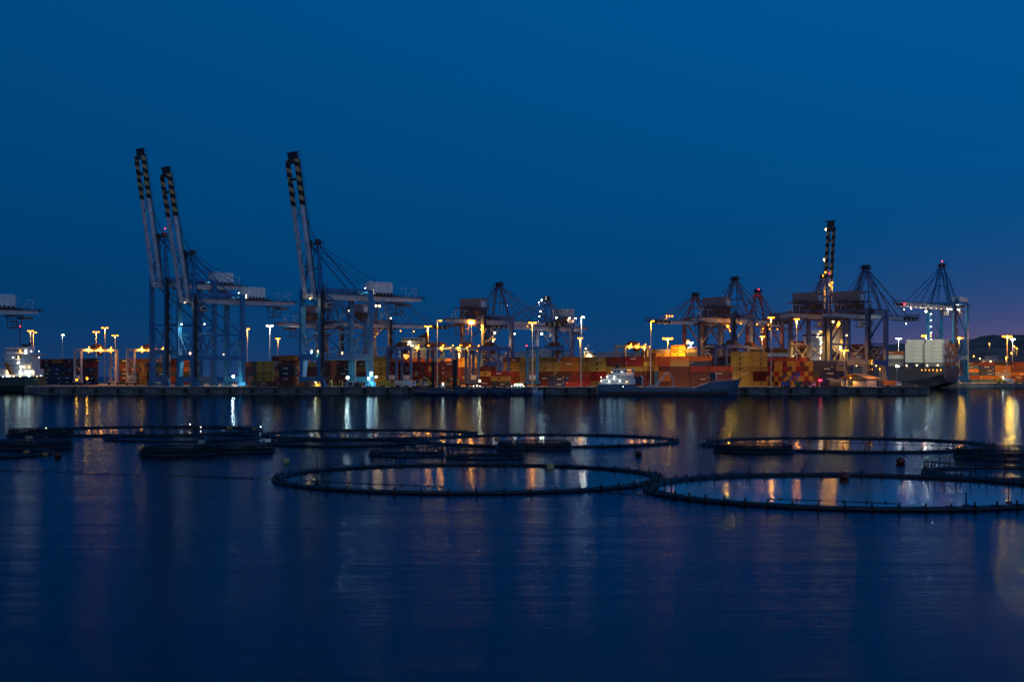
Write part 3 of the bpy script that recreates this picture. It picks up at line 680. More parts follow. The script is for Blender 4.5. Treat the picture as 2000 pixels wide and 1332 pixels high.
RECS = []   # every container: (x, y, z, rz, colour, mark, label, group)
UA = R_(-43)                           # long axis of the yard stacks
def row(px, Y, spec, desc, z0=ZQ + .02, ang=None, group='shipping containers stacked in the yard', prio=0, gap=.35):
    """spec: space separated stacks read left to right; 'L:' long side to the camera, 'E:' door end to the camera; letters bottom to top"""
    a = UA if ang is None else R_(ang)
    u = V(math.cos(a), math.sin(a), 0); v = V(-u.y, u.x, 0)
    p = V(gx(px, Y), Y, 0)
    for si, st in enumerate(spec.split()):
        kind, cols = st.split(':')
        adv = CL + gap if kind == 'L' else CW + .18 if kind == 'E' else 6.0
        if kind != '_':
            if kind == 'L': c = p + u * (CL / 2); rz = a
            else: c = p + u * (CW / 2) + v * (CL / 2 - 1.2); rz = a + math.pi / 2
            z = z0
            for ti, ch in enumerate(cols):
                jx = random.uniform(-.12, .12)
                mk = random.choices((0, 1, 2, 3, 4), weights={'Y': (1, 7, 0, 0, 1), 'R': (4, 0, 1, 5, 1), 'M': (5, 0, 2, 2, 2), 'D': (2, 0, 3, 1, 4), 'B': (2, 0, 5, 1, 4), 'O': (5, 0, 2, 3, 1), 'W': (1, 0, 0, 0, 0)}.get(ch, (3, 0, 1, 2, 1)))[0]
                if ch != '.':
                    lab = '%s container, level %d, %s stack, %s' % (CC[ch][0], ti + 1, ORD[si + 1], desc)
                    RECS.append((c.x + u.x * jx, c.y + u.y * jx, z, rz, ch, mk, lab, group))
                z += CH + .03
        p = p + u * adv

row(66, 870, 'L:MDBDMR L:DBDMDM L:BDDBDO L:DBMDMM L:MDBRDR L:BDMDRM', 'far left yard row')
row(236, 860, 'L:DMDMMD L:MBDMDM L:DMRMDM L:MDMDMM L:MRBMMM L:MMDOMR', 'row behind the two left cranes')
row(276, 800, 'E:YYYDY E:YOYYY E:YOYOD E:BMDOD', 'short row framed by the furthest left crane')
row(473, 800, 'L:MRMMO L:MDMDD', 'row just right of the second crane')
row(488, 730, 'E:OGDMO E:DODMD L:DDDDD', 'dark row beside the yellow stack', )
row(505, 722, 'L:MYYYY E:MYYYYM E:MRYRGM E:MRYROM E:MYRYOM', 'yellow stack row between the second and third cranes')
row(548, 696, 'L:MMDDMO', 'row left of the third crane')
row(545, 672, 'L:M', 'lone spot in front of the third crane')
row(568, 668, 'E:O E:O', 'quayside pair by the third crane', ang=-43)
row(594, 790, 'L:MKMMK L:MMDMMM E:OOOOOO E:OMOOOO L:MMDDMM L:RMMOMM', 'row seen through the third crane legs')
row(719, 745, 'E:YDYYYY E:YYYYYY', 'yellow stack right of the third crane')
row(738, 770, 'E:MGMOM E:RMMRM E:MRMDM E:DMRMM E:MMGRM E:RMRMM E:MRMMM E:DRMRM E:MDRMM E:RMMGM E:MRMMO E:MMRDM E:RMGMM E:MRMMM E:MMRMM E:RDMRM E:MMRYM E:GRMMM E:MMMRM E:RMMMM', 'maroon door end block behind the work barges')
row(738, 860, 'L:MMMMYO L:MMMMOO L:MMMMYO L:MMMMYO L:MMMMOY L:MMMMYO L:MMMMYY', 'lit back row behind the straddling yard cranes', prio=0)
row(935, 745, 'L:MMYM', 'stepped stack right of the dredger')
row(962, 728, 'L:DYR', 'two high step right of the dredger')
row(986, 780, 'L:RRRYYM L:KKKKYY L:RMMYKY E:YYYYY E:YYYYY L:RMOOOO', 'brown and yellow row behind the small tugboat')
row(1086, 742, 'L:MMM E:RRR', 'low stack behind the small tugboat')
row(1072, 718, 'L:BB L:R.', 'navy pair on the quay edge')
row(1098, 775, 'L:RYYRRM E:YYMYYY E:YYMYYY E:YYMYYO L:YRRYYY L:MMOYMR L:MMMYRR E:MMMYYO', 'tall yellow and red row behind the grey coaster')
row(1253, 745, 'L:TTTYOO L:MOOMRO', 'row over the coaster deck crane')
row(1312, 726, 'L:MMMMKO L:MMMRBO L:MRMR', 'brown row above the coaster deck')
row(1362, 770, 'L:MMMRMM L:MMRMDM', 'dark row behind the pale yard crane')
row(1380, 800, 'L:MMMMMM L:YKKKKK', 'back row left of the tan stack')
row(1430, 735, 'L:YYYYYYY E:Y..YYYY', 'tall tan stack lit from above')
row(1468, 800, 'L:MMMMMR L:MMMMRM L:MMMMMM', 'back row over the door end block')
row(1482, 745, 'E:RMRDR E:YRMYR E:MYMRD E:YMYMM E:MYRYY E:YMYYY E:RYMRM E:MYYMY E:YRMYY E:MYMRO E:YYRMM E:MRYMY E:RYMYY E:YMYRK E:MYRYM E:YYMYY E:DRYMK E:GMYKK', 'door end block behind the blue loader')
row(1590, 704, 'L:MMDBB', 'navy stack left of the shed')
row(1604, 690, 'L:BBB', 'purple navy stack by the lying tank')
row(1255, 960, 'L:MMMMMMYMY L:MMMMMMBYG L:MMMMMMRYOY L:MMMMMMMBG L:MMMMMMMBBB L:MMMMMMMMB', 'distant high row above the coaster bridge')
row(1478, 960, 'L:MMMMMMMWM L:MMMMMMMWO L:MMMMMMM', 'distant row behind the orange numbered crane')
row(1884, 1075, 'L:TRTOTM L:TOBBBR L:MOGOOD L:MMOMMM L:MMRMDB L:MRMMDM L:MRMMMM', 'far right yard row below the hill')
# ================================================================ container ship (far right)
SHIPA = R_(-36)
su = V(math.cos(SHIPA), math.sin(SHIPA), 0); sv = V(-su.y, su.x, 0)
cs = V(gx(1843, 935), 935, 0)          # near corner of the stern
root = thing('container_ship', 'dark hulled container ship with stacked boxes moored stern first', 'ship', cs, SHIPA)
hb = MB()
def sec(x, w0, w1, z0, z1, yc=16.5):
    return [(x, yc - w0, z0), (x, yc + w0, z0), (x, yc + w1, z1 * .45 + z0), (x, yc + w1, z1), (x, yc - w1, z1), (x, yc - w1, z1 * .45 + z0)]
hb.loft([sec(-210, 1, 4, -2, 17), sec(-190, 8, 12, -2, 15), sec(-160, 15, 16.5, -2, 14), sec(-30, 16, 16.5, -2, 14), sec(-10, 14, 16.5, 0.5, 14), sec(0, 11, 16, 4.0, 14)])
hb.build('hull', mat('dark_hull_paint', (0.018, 0.022, 0.045), .5), root)
b = MB(); b.box(.1, 15, 10.2, .5, 26, 6.5); b.build('stern_plate', mat('stern_plate_paint', (0.16, 0.08, 0.09), .6), root)
for k in range(4):
    b = MB(); b.box(.4, 6 + k * 6, 9.5, .3, 2.5, 3.2); b.build('stern_opening', dark, root)
b = MB(); railing(b, (-200, .2, 14), (0, .2, 14), 1.4, 3.0, t=.14); railing(b, (0, .2, 14), (0, 29, 14), 1.4, 3, t=.14)
for k in range(16): b.box(-8 - k * 12.9, 1, 15.0, .5, 1.4, 2.4)
b.build('bulwark_rail', dark, root)
for k in range(12): flood(root, (-4 - k * 7.2, -.2, 15.6), 'm', 500 if k % 2 else 0, .42, 'deck_lamp')
b = MB(); b.box(-8, 1.0, 11.0, 15, 1, 4.0); b.build('stern_recess', dark, root)
for k in range(6): flood(root, (-2 - k * 2.6, .1, 12.4), 's', 700 if k % 2 else 0, .35, 'deck_lamp')
b = MB()  # accommodation block
b.box(-96, 15, 14 + 11, 12, 26, 22); b.box(-96, 15, 37.2, 10, 34, 3.2); b.box(-97, 15, 40, 6, 10, 3)
acc = b.build('accommodation_block', white, root)
b = MB()
for z in range(6):
    b.box(-96, 15, 16.5 + z * 3.5, 14.0, 28.2, .25)
    for y in range(7): b.box(-89.9, 5 + y * 3.3, 18 + z * 3.5, .1, 1.2, 1.1, m=1)
b.build('deck_gallery', [white, glassd], acc)
b = MB(); b.box(-96, 15, 37.4, 10.15, 34.1, 1.3); b.build('bridge_window', glassd, acc)
b = MB(); b.box(-84, 18, 30, 8, 9, 30); b.prism([(-89, 44), (-79, 44), (-80, 49), (-88, 49)], 13.5, 22.5); b.build('funnel', mat('funnel_cream', (0.6, 0.5, 0.3), .5), root)
b = MB(); b.tube((-97, 15, 41), (-97, 15, 52), .35); b.bar((-97, 11, 48), (-97, 19, 48), .3); b.build('radar_mast', redp, root)
for z in range(6):
    for y in (3, 12, 22): flood(root, (-89, y, 18.4 + z * 3.5), 'w' if (z + y) % 2 else 'm', 500 if y != 22 else 0, .4, 'deck_lamp')
flood(root, (-89, 1, 40), 'm', 2500, .5, 'deck_lamp'); flood(root, (-80, 12.6, 47), 's', 4000, .5, 'deck_lamp')
def bay(x, cols_list, desc, y0=1.6, z0=15.0):
    o = cs + su * x
    for j, cols in enumerate(cols_list):
        c = o + sv * (y0 + j * 2.6) + su * (CL / 2)
        z = z0 + (0 if not cols.startswith('_') else 0)
        for ti, ch in enumerate(cols):
            if ch not in '._':
                lab = '%s container on the ship, level %d, column %d, %s' % (CC[ch][0], ti + 1, j + 1, desc)
                RECS.append((c.x, c.y, z, SHIPA, ch, 0 if ch in 'WG' else random.choice((2, 4)), lab, 'shipping containers on the container ship'))
            z += CH + .03
bay(-13.0, ['GWWWWW', 'GWGWWWW', 'OGOWGOW', 'OOGGOWW', 'OWOGOOW', 'OGOOGOO', 'OOGOWO', 'OWOGOO', 'OGOWOO', 'OOGOOO', 'OGOOG', 'WOGOO'], 'stern bay', y0=1.2)
bay(-26.6, ['BWWWWW', 'BBWWWWW'], 'second bay from the stern', y0=1.2)
bay(-42.0, ['GGWO', 'GGWO'], 'low third bay'); bay(-55.5, ['MMMM', 'MMMOM'], 'fourth bay'); bay(-68.5, ['OMMOM', 'MMMMMR'], 'fifth bay')
bay(-112, ['MMMMMO', 'MMMMMOR'], 'bay ahead of the bridge'); bay(-126, ['MMMMM'], 'foremost visible bay')

# ---------------------------------------------------------------- build the containers: the 300 that show largest, the rest as one mass
cell = {}
def foot(r):
    c, s = math.cos(r[3]), math.sin(r[3]); P = []
    for i in (-1, 1):
        for j in (-1, 1):
            X = r[0] + i * CL / 2 * c - j * CW / 2 * s; Yv = r[1] + i * CL / 2 * s + j * CW / 2 * c
            P.append(1000 + X * F / Yv)
    return min(P), max(P), YH - (r[2] + CH - H) * F / r[1], YH - (r[2] - H) * F / r[1]
order = sorted(range(len(RECS)), key=lambda i: RECS[i][1])
vis = [0] * len(RECS)
for i in order:
    x0, x1, y0, y1 = foot(RECS[i])
    for a in range(int(x0), int(x1)):
        if a < 0 or a > 2000: continue
        for bq in range(int(y0), int(y1)):
            if (a, bq) not in cell: cell[(a, bq)] = i; vis[i] += 1
rank = sorted(range(len(RECS)), key=lambda i: -vis[i])
indiv = set(i for i in rank[:292] if vis[i] > 6)
rest = {}
for i, r in enumerate(RECS):
    if i in indiv:
        o = place('shipping_container', cmesh(r[4], r[5]), None, (r[0], r[1], r[2]), r[3])
        tag(o, r[6], 'container', r[7])
    else: rest.setdefault(r[4], []).append(r)
b = MB(); rm = []
for k, (ch, rs) in enumerate(rest.items()):
    cmesh(ch, 0); rm.append(MATS['container_' + CC[ch][0].replace(' ', '_')])
    for r in rs: b.box(r[0], r[1], r[2] + CH / 2, CL, CW, CH - .03, r[3], m=k)
o = b.build('container_mass', rm); o['kind'] = 'stuff'
tag(o, 'remaining shipping containers mostly hidden inside and behind the stacks', 'containers')
print('containers', len(RECS), 'individual', len(indiv), 'visible', sum(1 for q in vis if q > 6))

# ================================================================ light masts
def mast_parts(hh, arms):
    b = MB(); b.tube((0, 0, 0), (0, 0, hh), .34, .17, 10); b.box(0, 0, .25, 1.0, 1.0, .5)
    p = b.mesh('pole', galv)
    return p
PM = {}
def mast(px, py, Y, kind, label, arms=2, power=26000, hw=2.6, base=ZQ, name='light_mast', r=0.30):
    top = gz(py, Y) - base
    root = thing(name, label, 'light mast', (gx(px, Y), Y, base), 0, 'tall light masts over the yard')
    b = MB(); b.tube((0, 0, 0), (0, 0, top), r, r * .55, 10); b.box(0, 0, .25, 1.0, 1.0, .5); b.build('pole', galv, root)
    m, c = LM[kind]
    b = MB()
    if arms == 1: b.bar((0, 0, top), (hw * .6, 0, top + .25), .14)
    elif arms == 2: b.bar((-hw / 2, 0, top), (hw / 2, 0, top), .16)
    else:
        b.ring((0, 0, top), 2.2, .12, 16, 5); b.bar((-2.8, 0, top), (2.8, 0, top), .2)
    b.build('lamp_bracket', galv, root)
    xs = {1: (hw * .62,), 2: (-hw / 2, hw / 2), 3: (-2.7, -.9, .9, 2.7)}[arms]
    for x in xs:
        b = MB(); b.box(x, -.25, top - .16, 1.45, .8, .5); b.box(x, -.25, top + .16, 1.5, .9, .14, m=1)
        if arms == 3: b.box(x, .8, top - .6, 1.3, .8, 1.0 if abs(x) < 1 else .6); b.box(x, -1.1, top - .7, 1.3, .8, 1.3 if abs(x) < 1 else .7)  # extra glowing blocks, enlarging the crown to carry the lamp's glare
        b.build('lamp_head', [m, dark], root)
    if power:   # hooded lamps throw most of their light down, a little sideways
        light(root, (sum(xs) / len(xs), -.6, top - .75), min(power, 40000) * (1.2 if Y < 701 else 4.4), c, .45, 156)
        light(root, (sum(xs) / len(xs), -1.8, top - .7), power * (.08 if Y > 1000 else .05 if arms == 3 else .03), c, .4)
    return root
SL = 's'
for a in [
    (60, 646, 930, SL, 'left one of the sodium mast pair behind the white bridged ship', 2, 6000),
    (65, 649, 935, SL, 'right one of the sodium mast pair behind the white bridged ship', 1, 5000),
    (122, 654, 900, 'w', 'dim unlit looking grey mast left of the yellow lit yard crane', 1, 300, .6),
    (188, 648, 860, SL, 'leftmost of three sodium masts over the yellow lit yard crane', 2, 8000),
    (205, 640, 845, SL, 'tallest of three sodium masts over the yellow lit yard crane', 2, 10000),
    (225, 655, 880, SL, 'rightmost of three sodium masts over the yellow lit yard crane', 2, 7000),
    (483, 642, 880, SL, 'sodium mast just right of the second crane', 1, 14000, 1.2),
    (527, 636, 820, 'w', 'greenish white mast above the yellow container stack', 2, 16000),
    (543, 661, 930, SL, 'short sodium mast right of the greenish white one', 2, 9000, 1.5),
    (836, 637, 800, SL, 'sodium mast left of the taller one above the dredger', 2, 26000),
    (854, 626, 692, SL, 'tall one arm sodium mast above the dredger', 1, 24000),
    (921, 626, 810, SL, 'two headed sodium mast beneath a brown machine house', 2, 28000),
    (963, 662, 950, SL, 'small sodium mast below a crane tower behind the blue yard cranes', 2, 12000, 1.6),
    (897, 690, 870, SL, 'short bright sodium mast between the blue yard cranes', 2, 16000, 1.6),
    (1040, 630, 700, SL, 'two headed sodium mast above the blue yard crane with red lamp', 2, 34000),
    (1135, 619, 690, 'w', 'tall white one arm mast above the yellow container row', 1, 26000, 1.4),
    (1133, 660, 900, SL, 'sodium mast beside the distant cream ship', 2, 14000, 1.8),
    (1271, 627, 698, SL, 'tall sodium mast rising behind the grey coaster bridge', 1, 22000, 1.6),
    (1304, 660, 930, SL, 'starry sodium mast standing alone right of the yellow yard crane', 3, 30000),
    (1259, 676, 900, SL, 'bright sodium mast on the right corner of the yellow yard crane', 3, 22000),
    (1341, 665, 960, SL, 'small pale sodium mast left of the brown leg', 1, 6000, 1.5),
    (1349, 669, 960, 'w', 'small white mast left of the brown leg', 2, 5000, 1.8),
    (1506, 620, 692, SL, 'brightest sodium mast over the door end container block', 2, 42000, 1.7),
    (1489, 657, 900, SL, 'low sodium mast left behind the brightest yard mast', 2, 9000, 1.6),
    (1556, 623, 770, SL, 'sodium mast left of the blue crane legs above the navy stack', 2, 24000, 1.6),
    (1606, 648, 800, SL, 'one headed sodium mast between the two crane legs', 2, 22000, 1.8),
    (1620, 667, 960, 'w', 'small white mast seen between tall crane legs', 2, 6000, 2.0),
    (1649, 684, 700, SL, 'short sodium mast above the shed', 2, 9000, 2.6),
    (1755, 661, 960, 'w', 'white mast above the third bay of the container ship', 2, 8000, 2.4),
    (1809, 655, 1040, SL, 'starry sodium mast over the white ship containers', 3, 110000),
    (1873, 658, 1080, SL, 'bright sodium mast left of the far right crane leg', 3, 90000),
    (1967, 656, 1010, SL, 'brightest sodium mast at the far right below the hill', 3, 240000),
    (1978, 662, 1070, 'w', 'white mast next to the brightest far right lamp', 2, 12000, 2.2),
    (1965, 697, 1060, SL, 'little orange lamp post at the far right yard', 1, 3000, .8),
]:
    mast(*a[:4], a[4], arms=a[5], power=a[6], hw=a[7] if len(a) > 7 else 2.6)
# slender unlit or red tipped poles on the quay
for px, py, Y, kd, lab in ((1601, 742, 660, 'r', 'thin signal post with red lamp in front of the navy stack'), (1752, 715, 700, 'w', 'thin white tipped post in front of the container ship'), (695, 700, 700, 'm', 'plain post through the third crane opening')):
    mast(px, py, Y, kd, lab, arms=1, power=150 if kd == 'r' else 0, hw=.3, name='post', r=.16)

# ================================================================ rubber tyred yard gantries
def rtg(px, Y, label, ht=21, span=23.0, base=7.2, m=blue, top='m', lamps=True, ang=UA + math.pi / 2, tro=.5, pw=3500, group='yard gantry cranes'):
    """px, Y: left far leg; the beams run along ang (away to the right)"""
    root = thing('yard_gantry_crane', label, 'crane', (gx(px, Y), Y, ZQ), ang, group)
    for y in (0, -base):
        b = MB(); b.box(span / 2, y, ht - .7, span + 1.2, 1.1, 1.6); b.build('top_beam', m, root)
        for x in (0, span):
            b = MB(); b.bar((x, y, 1.6), (x, y, ht - 1.5), .95, 1.2, side=(0, 1, 0)); b.build('leg', m, root)
    for x in (0, span):
        b = MB(); b.box(x, -base / 2, 1.9, 1.0, base + 3, 1.1); b.box(x, -base / 2, ht - 1.0, .7, base - 1.2, .8)
        b.tube((x, -.4, ht * .62), (x, -base + .4, ht * .35), .16); b.tube((x, -base + .4, ht * .35), (x, -.4, 2.2), .16); b.tube((x, -base + .4, ht - 1), (x, -.4, ht * .62), .14); b.bar((x, -.5, ht * .62), (x, -base + .5, ht * .62), .22)
        b.build('end_truss', m, root)
        b = MB()
        for y in (.9, -base - .9): b.tube((x - .4, y, .8), (x + .4, y, .8), .8, n=14)
        b.build('wheel', black, root)
    b = MB(); b.box(0.2, -base / 2, 4.6, 2.2, 3.6, 2.4); b.build('generator_box', pale, root)
    x = span * tro; b = MB(); b.box(x, -base / 2, ht + .5, 6.5, base + .8, .9); b.box(x + .6, -base / 2, ht + 1.9, 3.4, 4.2, 1.8); b.tube((x - 1, -base + 1, ht + 1.5), (x - 1, -1, ht + 1.5), .8)
    b.box(x + 1.5, -base / 2 - 1.5, ht - 2.6, 2.0, 2.0, 2.4); railing(b, (x - 3.2, -base - .3, ht + 1), (x + 3.2, -base - .3, ht + 1), 1.1, 1.6)
    b.bar((x, -base / 2, ht - 1.2), (x, -base / 2, ht - 6.5), .1); b.box(x, -base / 2, ht - 6.8, 1.6, 8, .45)
    b.build('trolley', rust, root)
    if lamps:
        for k, xx in enumerate((span * .18, span * .5, span * .8)):
            flood(root, (xx, -base - 1.5, ht + .9), 's', pw * .6 if k != 2 else pw * .3, .38); b = MB(); b.bar((xx, -base - 1.5, ht + 1.4), (xx, -base, ht + .4), .15); b.build('lamp_bracket', dark, root)
            flood(root, (xx + 1.5, -base + 1.2, ht - 1.9), 's', 0, .3)
    return root
lit = mat('buff_paint', (0.50, 0.38, 0.30), .5)
rtg(146, 800, 'yellow lit yard gantry right of the white bridged ship', m=mat('lavender_paint', (0.48, 0.44, 0.46), .5), pw=10000)
rtg(249, 800, 'yellow lit yard gantry half hidden by the furthest left crane', m=MATS['lavender_paint'], pw=10000)
for px, lab, tro in ((757, 'leftmost blue yard gantry of the overlapping group', .3), (785, 'second blue yard gantry of the overlapping group', .75), (833, 'third blue yard gantry of the overlapping group', .25),
                (866, 'fourth blue yard gantry of the overlapping group', .6), (917, 'rightmost blue yard gantry of the overlapping group', .5)):
    rtg(px, 748, lab, tro=tro, lamps=px in (785, 833, 866), pw=5500, m=mat('yard_crane_blue_paint', (0.07, 0.16, 0.36), .5))
rtg(1030, 742, 'blue yard gantry with small red lamp behind the small tugboat', span=21, lamps=False, tro=.85)
rtg(1203, 850, 'yellow yard gantry glowing above the containers left of the coaster mast', m=mat('yellow_grey_paint', (0.45, 0.40, 0.25), .5), pw=9000, ht=24)
rtg(1397, 745, 'pale lavender yard gantry behind the coaster bow', m=blue2, lamps=False, span=20, ht=22)
rtg(1438, 795, 'dim lavender yard gantry over the tan stack', m=blue2, lamps=False, span=17, ht=22)
o = [x for x in C.objects if x.get('label', '').startswith('blue yard gantry with small')][0]
flood(o, (0, .6, 21.6), 'r', 0, .3)
# ================================================================ grey coaster alongside
def hullsec(x, hw_, zb, zt, yc=0):
    return [(x, yc - hw_ * .75, zb), (x, yc + hw_ * .75, zb), (x, yc + hw_, zb + (zt - zb) * .5), (x, yc + hw_, zt), (x, yc - hw_, zt), (x, yc - hw_, zb + (zt - zb) * .5)]
Yc = 645.0; x0 = gx(1166, Yc); xe = gx(1447, Yc); LC = xe - x0
root = thing('coaster', 'grey blue coaster with low deck and lit white bridge at its stern', 'ship', (x0, Yc, 0))
hullp = mat('grey_blue_hull_paint', (0.055, 0.12, 0.19), .5, var=.35, scale=.3)
top = lambda f: 5.0 if f < .225 else 5.0 - 2.4 * min(1, (f - .225) / .10) if f < .62 else 2.6 + 3.2 * ((f - .62) / .16) ** 1.3 if f < .78 else 5.8 + 1.4 * (f - .78) / .22
b = MB(); secs = []
for f in (0, .03, .1, .225, .25, .275, .30, .325, .45, .62, .66, .70, .74, .78, .84, .90, .95, 1.0):
    w = 5.5 * (1 if f < .8 else max(.04, 1 - ((f - .8) / .2) ** 2)); w *= .85 if f == 0 else 1
    zb = .4 if f == 0 else -1.5
    xx = f * LC + (0 if f < .9 else -0.0)
    s = hullsec(xx, w, zb, top(f)); 
    if f >= .9:
        k = (f - .9) / .1 * 3.2
        s = [(p[0] - k * (1 - (p[2] + 1.5) / (top(f) + 1.5)), p[1], p[2]) for p in s]
    secs.append(s)
b.loft(secs); b.build('hull', hullp, root)
b = MB(); b.box(LC * .47, 0, 1.0, LC * .86, 11.06, 1.1); b.build('boot_topping', mat('dark_red_boot_paint', (0.06, 0.02, 0.02), .6), root)
b = MB(); b.box(LC * .3, -5.55, 3.0, LC * .55, .16, .22); b.box(LC * .47, 0, 2.75, LC * .36, 8, .9); b.build('rubbing_strake', hullp, root)
b = MB(); b.box(9.8, 0, 6.1, 15.5, 9.0, 2.4); b.box(10.8, 0, 8.3, 12.0, 8.4, 2.2); sh = b.build('deckhouse', white, root)
b = MB(); b.box(12.2, 0, 10.6, 9.5, 8.0, 2.4); b.box(12.2, 0, 11.95, 10.2, 9.0, .2); br = b.build('bridge', white, root)
b = MB()
for k in range(6): b.box(8.2 + k * 1.6, -4.03, 10.9, 1.1, .1, .9)
b.box(7.42, 0, 10.9, .1, 7, .9); b.box(17.0, 0, 10.9, .1, 7, .9); b.build('bridge_window', glassd, br)
b = MB()
for k in range(6): b.box(4.4 + k * 2.3, -4.53, 6.5, .5, .1, .6)
for k in range(4): b.box(7 + k * 2.4, -4.23, 8.6, .5, .1, .6)
b.build('porthole', glassd, sh)
b = MB(); b.prism([(5.4, 7.4), (8.6, 7.4), (8.2, 10.2), (5.9, 10.2)], -1.6, 1.6); b.build('funnel', dark, root)
b = MB(); b.tube((12, 0, 12), (12, 0, 19), .16); b.bar((10.6, 0, 15.4), (13.4, 0, 15.4), .12); b.box(9.5, 0, 13.2, 2, 1.8, 1.6); b.tube((9.6, 0, 13), (9.6, 0, 15.6), .1); b.box(12.0, 0, 16.6, .8, .8, .3); b.build('radar_mast', dark, root)
b = MB(); railing(b, (0.3, -5.3, 5.0), (14, -5.3, 5.0), 1.0, 1.6); railing(b, (LC * .79, -5.0, 6.0), (LC * .96, -2.0, 6.9), 1.0, 1.6); railing(b, (3, -4.4, 7.4), (17, -4.4, 7.4), 1, 1.6); b.build('rail', galv, root)
b = MB(); b.box(19.0, 0, 6.4, 3.4, 6, 4.0); b.build('hatch_gantry', dark, root)
b = MB(); b.box(20.9, 0, 6.6, .5, 6.2, 4.4); b.build('white_bulkhead', white, root)
b = MB(); b.box(LC * .80, 0, 8.2, 2.4, 3.0, 3.6); b.build('forward_locker', dark, root)
b = MB(); b.box(LC * .825, 0, 8.4, .35, 3.2, 4.0); b.build('white_post', white, root)
b = MB(); b.tube((LC * .40, 0, 3.6), (LC * .485, 0, 10.6), .32, .26); b.tube((LC * .485, 0, 10.6), (LC * .515, 0, 9.2), .26); b.tube((LC * .515, 0, 9.2), (LC * .535, 0, 4.2), .24)
b.tube((LC * .42, 0, 4), (LC * .475, 0, 9), .12); b.box(LC * .385, 0, 3.9, 4, 3, 1.2); b.box(LC * .535, 0, 3.9, 1.0, 2, 1.0)
b.build('deck_crane', galv, root)
for k, (px, py, kd, pw) in enumerate(((1186, 736, 'w', 900), (1200, 736, 'w', 900), (1174, 744, 'w', 500), (1190, 745, 'w', 700), (1211, 743, 'w', 500), (1224, 745, 'm', 500), (1195, 727, 'w', 200), (1215, 726, 'w', 200), (1228, 723, 's', 400), (1232, 723, 's', 300), (1217, 755, 'w', 0), (1174, 737, 'w', 300))):
    p = at(px, py, Yc - 5.4); flood(root, (p.x - x0, -5.45 if py > 740 else -5.0, p.z), kd, pw * .09, .2 if pw > 300 else .13, 'deck_lamp')

# ================================================================ white bridged ship at the left edge
Yc = 752.0; xr = gx(82, Yc)
root = thing('cargo_ship', 'dark green hulled ship with brightly lit white bridge cut by the left edge', 'ship', (xr, Yc, 0))
b = MB(); b.loft([hullsec(0, 7, -1.5, 8.4), hullsec(-6, 9, -1.5, 8.2), hullsec(-26, 9.5, -1.5, 8.0), hullsec(-27, 9.5, -1.5, 6.4), hullsec(-95, 9.5, -1.5, 6.4), hullsec(-112, 1, -1.5, 8.4)])
b.build('hull', mat('dark_green_hull_paint', (0.008, 0.05, 0.045), .5), root)
b = MB(); b.box(-11.5, 0, 10.4, 20, 15, 4.0); b.box(-10.5, 0, 16.2, 14.5, 13.4, 7.8); sh = b.build('accommodation_block', white, root)
b = MB(); b.box(-11.8, 0, 22.0, 11.5, 12, 3.6); b.box(-10, -0, 20.3, 18.5, 15.4, .3); b.box(-12, 0, 23.95, 12.6, 13, .25)
for s in (-1, 1): b.bar((-10 + s * 8.9, -6.8, 20.2), (-10 + s * 6.2, -6.8, 17.4), .25)
br = b.build('bridge', white, root)
b = MB()
for k in range(9): b.box(-17.0 + k * 1.25, -6.03, 22.4, .85, .1, 1.1)
b.build('bridge_window', glassd, br)
b = MB()
for z in (13.8, 16.6, 18.6):
    for k in range(6): b.box(-16.6 + k * 2.5, -6.73, z, .55, .1, .7)
b.box(-10.6, -6.74, 18.8, 2.8, .12, 1.3); b.build('porthole', glassd, sh)
b = MB(); b.box(-12.5, -7.4, 12.5, 19.5, .9, .15); railing(b, (-22.2, -7.8, 12.5), (-2.8, -7.8, 12.5), 1.0, 1.4); b.box(-12.5, -7.4, 15.0, 14, .9, .15); railing(b, (-19.5, -7.8, 15), (-5.5, -7.8, 15), 1.0, 1.4)
b.box(-13.5, -7.0, 17.5, 6, .8, .15); railing(b, (-16.5, -7.3, 17.5), (-10.5, -7.3, 17.5), 1.0, 1.2)
b.build('deck_gallery', white, root)
b = MB(); b.tube((-12, 0, 24), (-12, 0, 36), .22); b.bar((-13.8, 0, 33), (-10.2, 0, 33), .2); b.bar((-12, 0, 29.4), (-9, 0, 29.6), .15); b.bar((-13.6, 0, 35.6), (-10.6, 0, 35.8), .4); b.box(-9, 0, 25, 3, 3, 1.6); b.ball((-6.5, 0, 26), .9); b.build('radar_mast', dark, root)
b = MB(); b.bar((-17, -7.9, 15.6), (-13.4, -7.9, 9.6), 1.6, 1.4); b.build('lifeboat', orange_p, root)
b = MB(); b.bar((-18.4, -7.9, 16.5), (-14.6, -7.9, 8.6), .25); b.bar((-18.4, -7.9, 16.5), (-15, -7.9, 16.6), .2); b.bar((-15, -7.9, 16.6), (-12, -7.9, 9), .25); b.build('lifeboat_davit', galv, root)
flood(root, (-11.8, 0, 35.6), 'r', 300, .45, 'deck_lamp')
for px, py, kd, pw in ((37, 684.5, 's', 700), (48, 685, 'w', 1200), (59, 686, 'w', 1500), (34, 697, 'm', 1400), (35, 708, 'w', 1000), (40, 716, 'w', 900), (47, 716, 'm', 600), (56, 716, 'm', 600), (13, 725, 'm', 900), (21, 725, 'm', 900),
                       (39, 725, 'w', 900), (50, 725, 'w', 900), (57, 725, 'w', 500), (63, 725, 'm', 700), (5, 736, 'w', 300), (13, 735, 'w', 400), (18, 735, 'w', 400), (26, 735, 'm', 600), (39, 735, 'm', 500), (56, 735, 'w', 600), (72, 735, 'm', 200), (79, 734, 'w', 200), (37, 747, 'w', 0), (23, 698, 'w', 0), (74, 698, 'w', 0), (74, 686, 'w', 0)):
    p = at(px, py, Yc - 8.4); flood(root, (p.x - xr, -8.0 if py > 705 else -6.9, p.z), kd, pw * .2, .34 if pw > 350 else .2, 'deck_lamp')

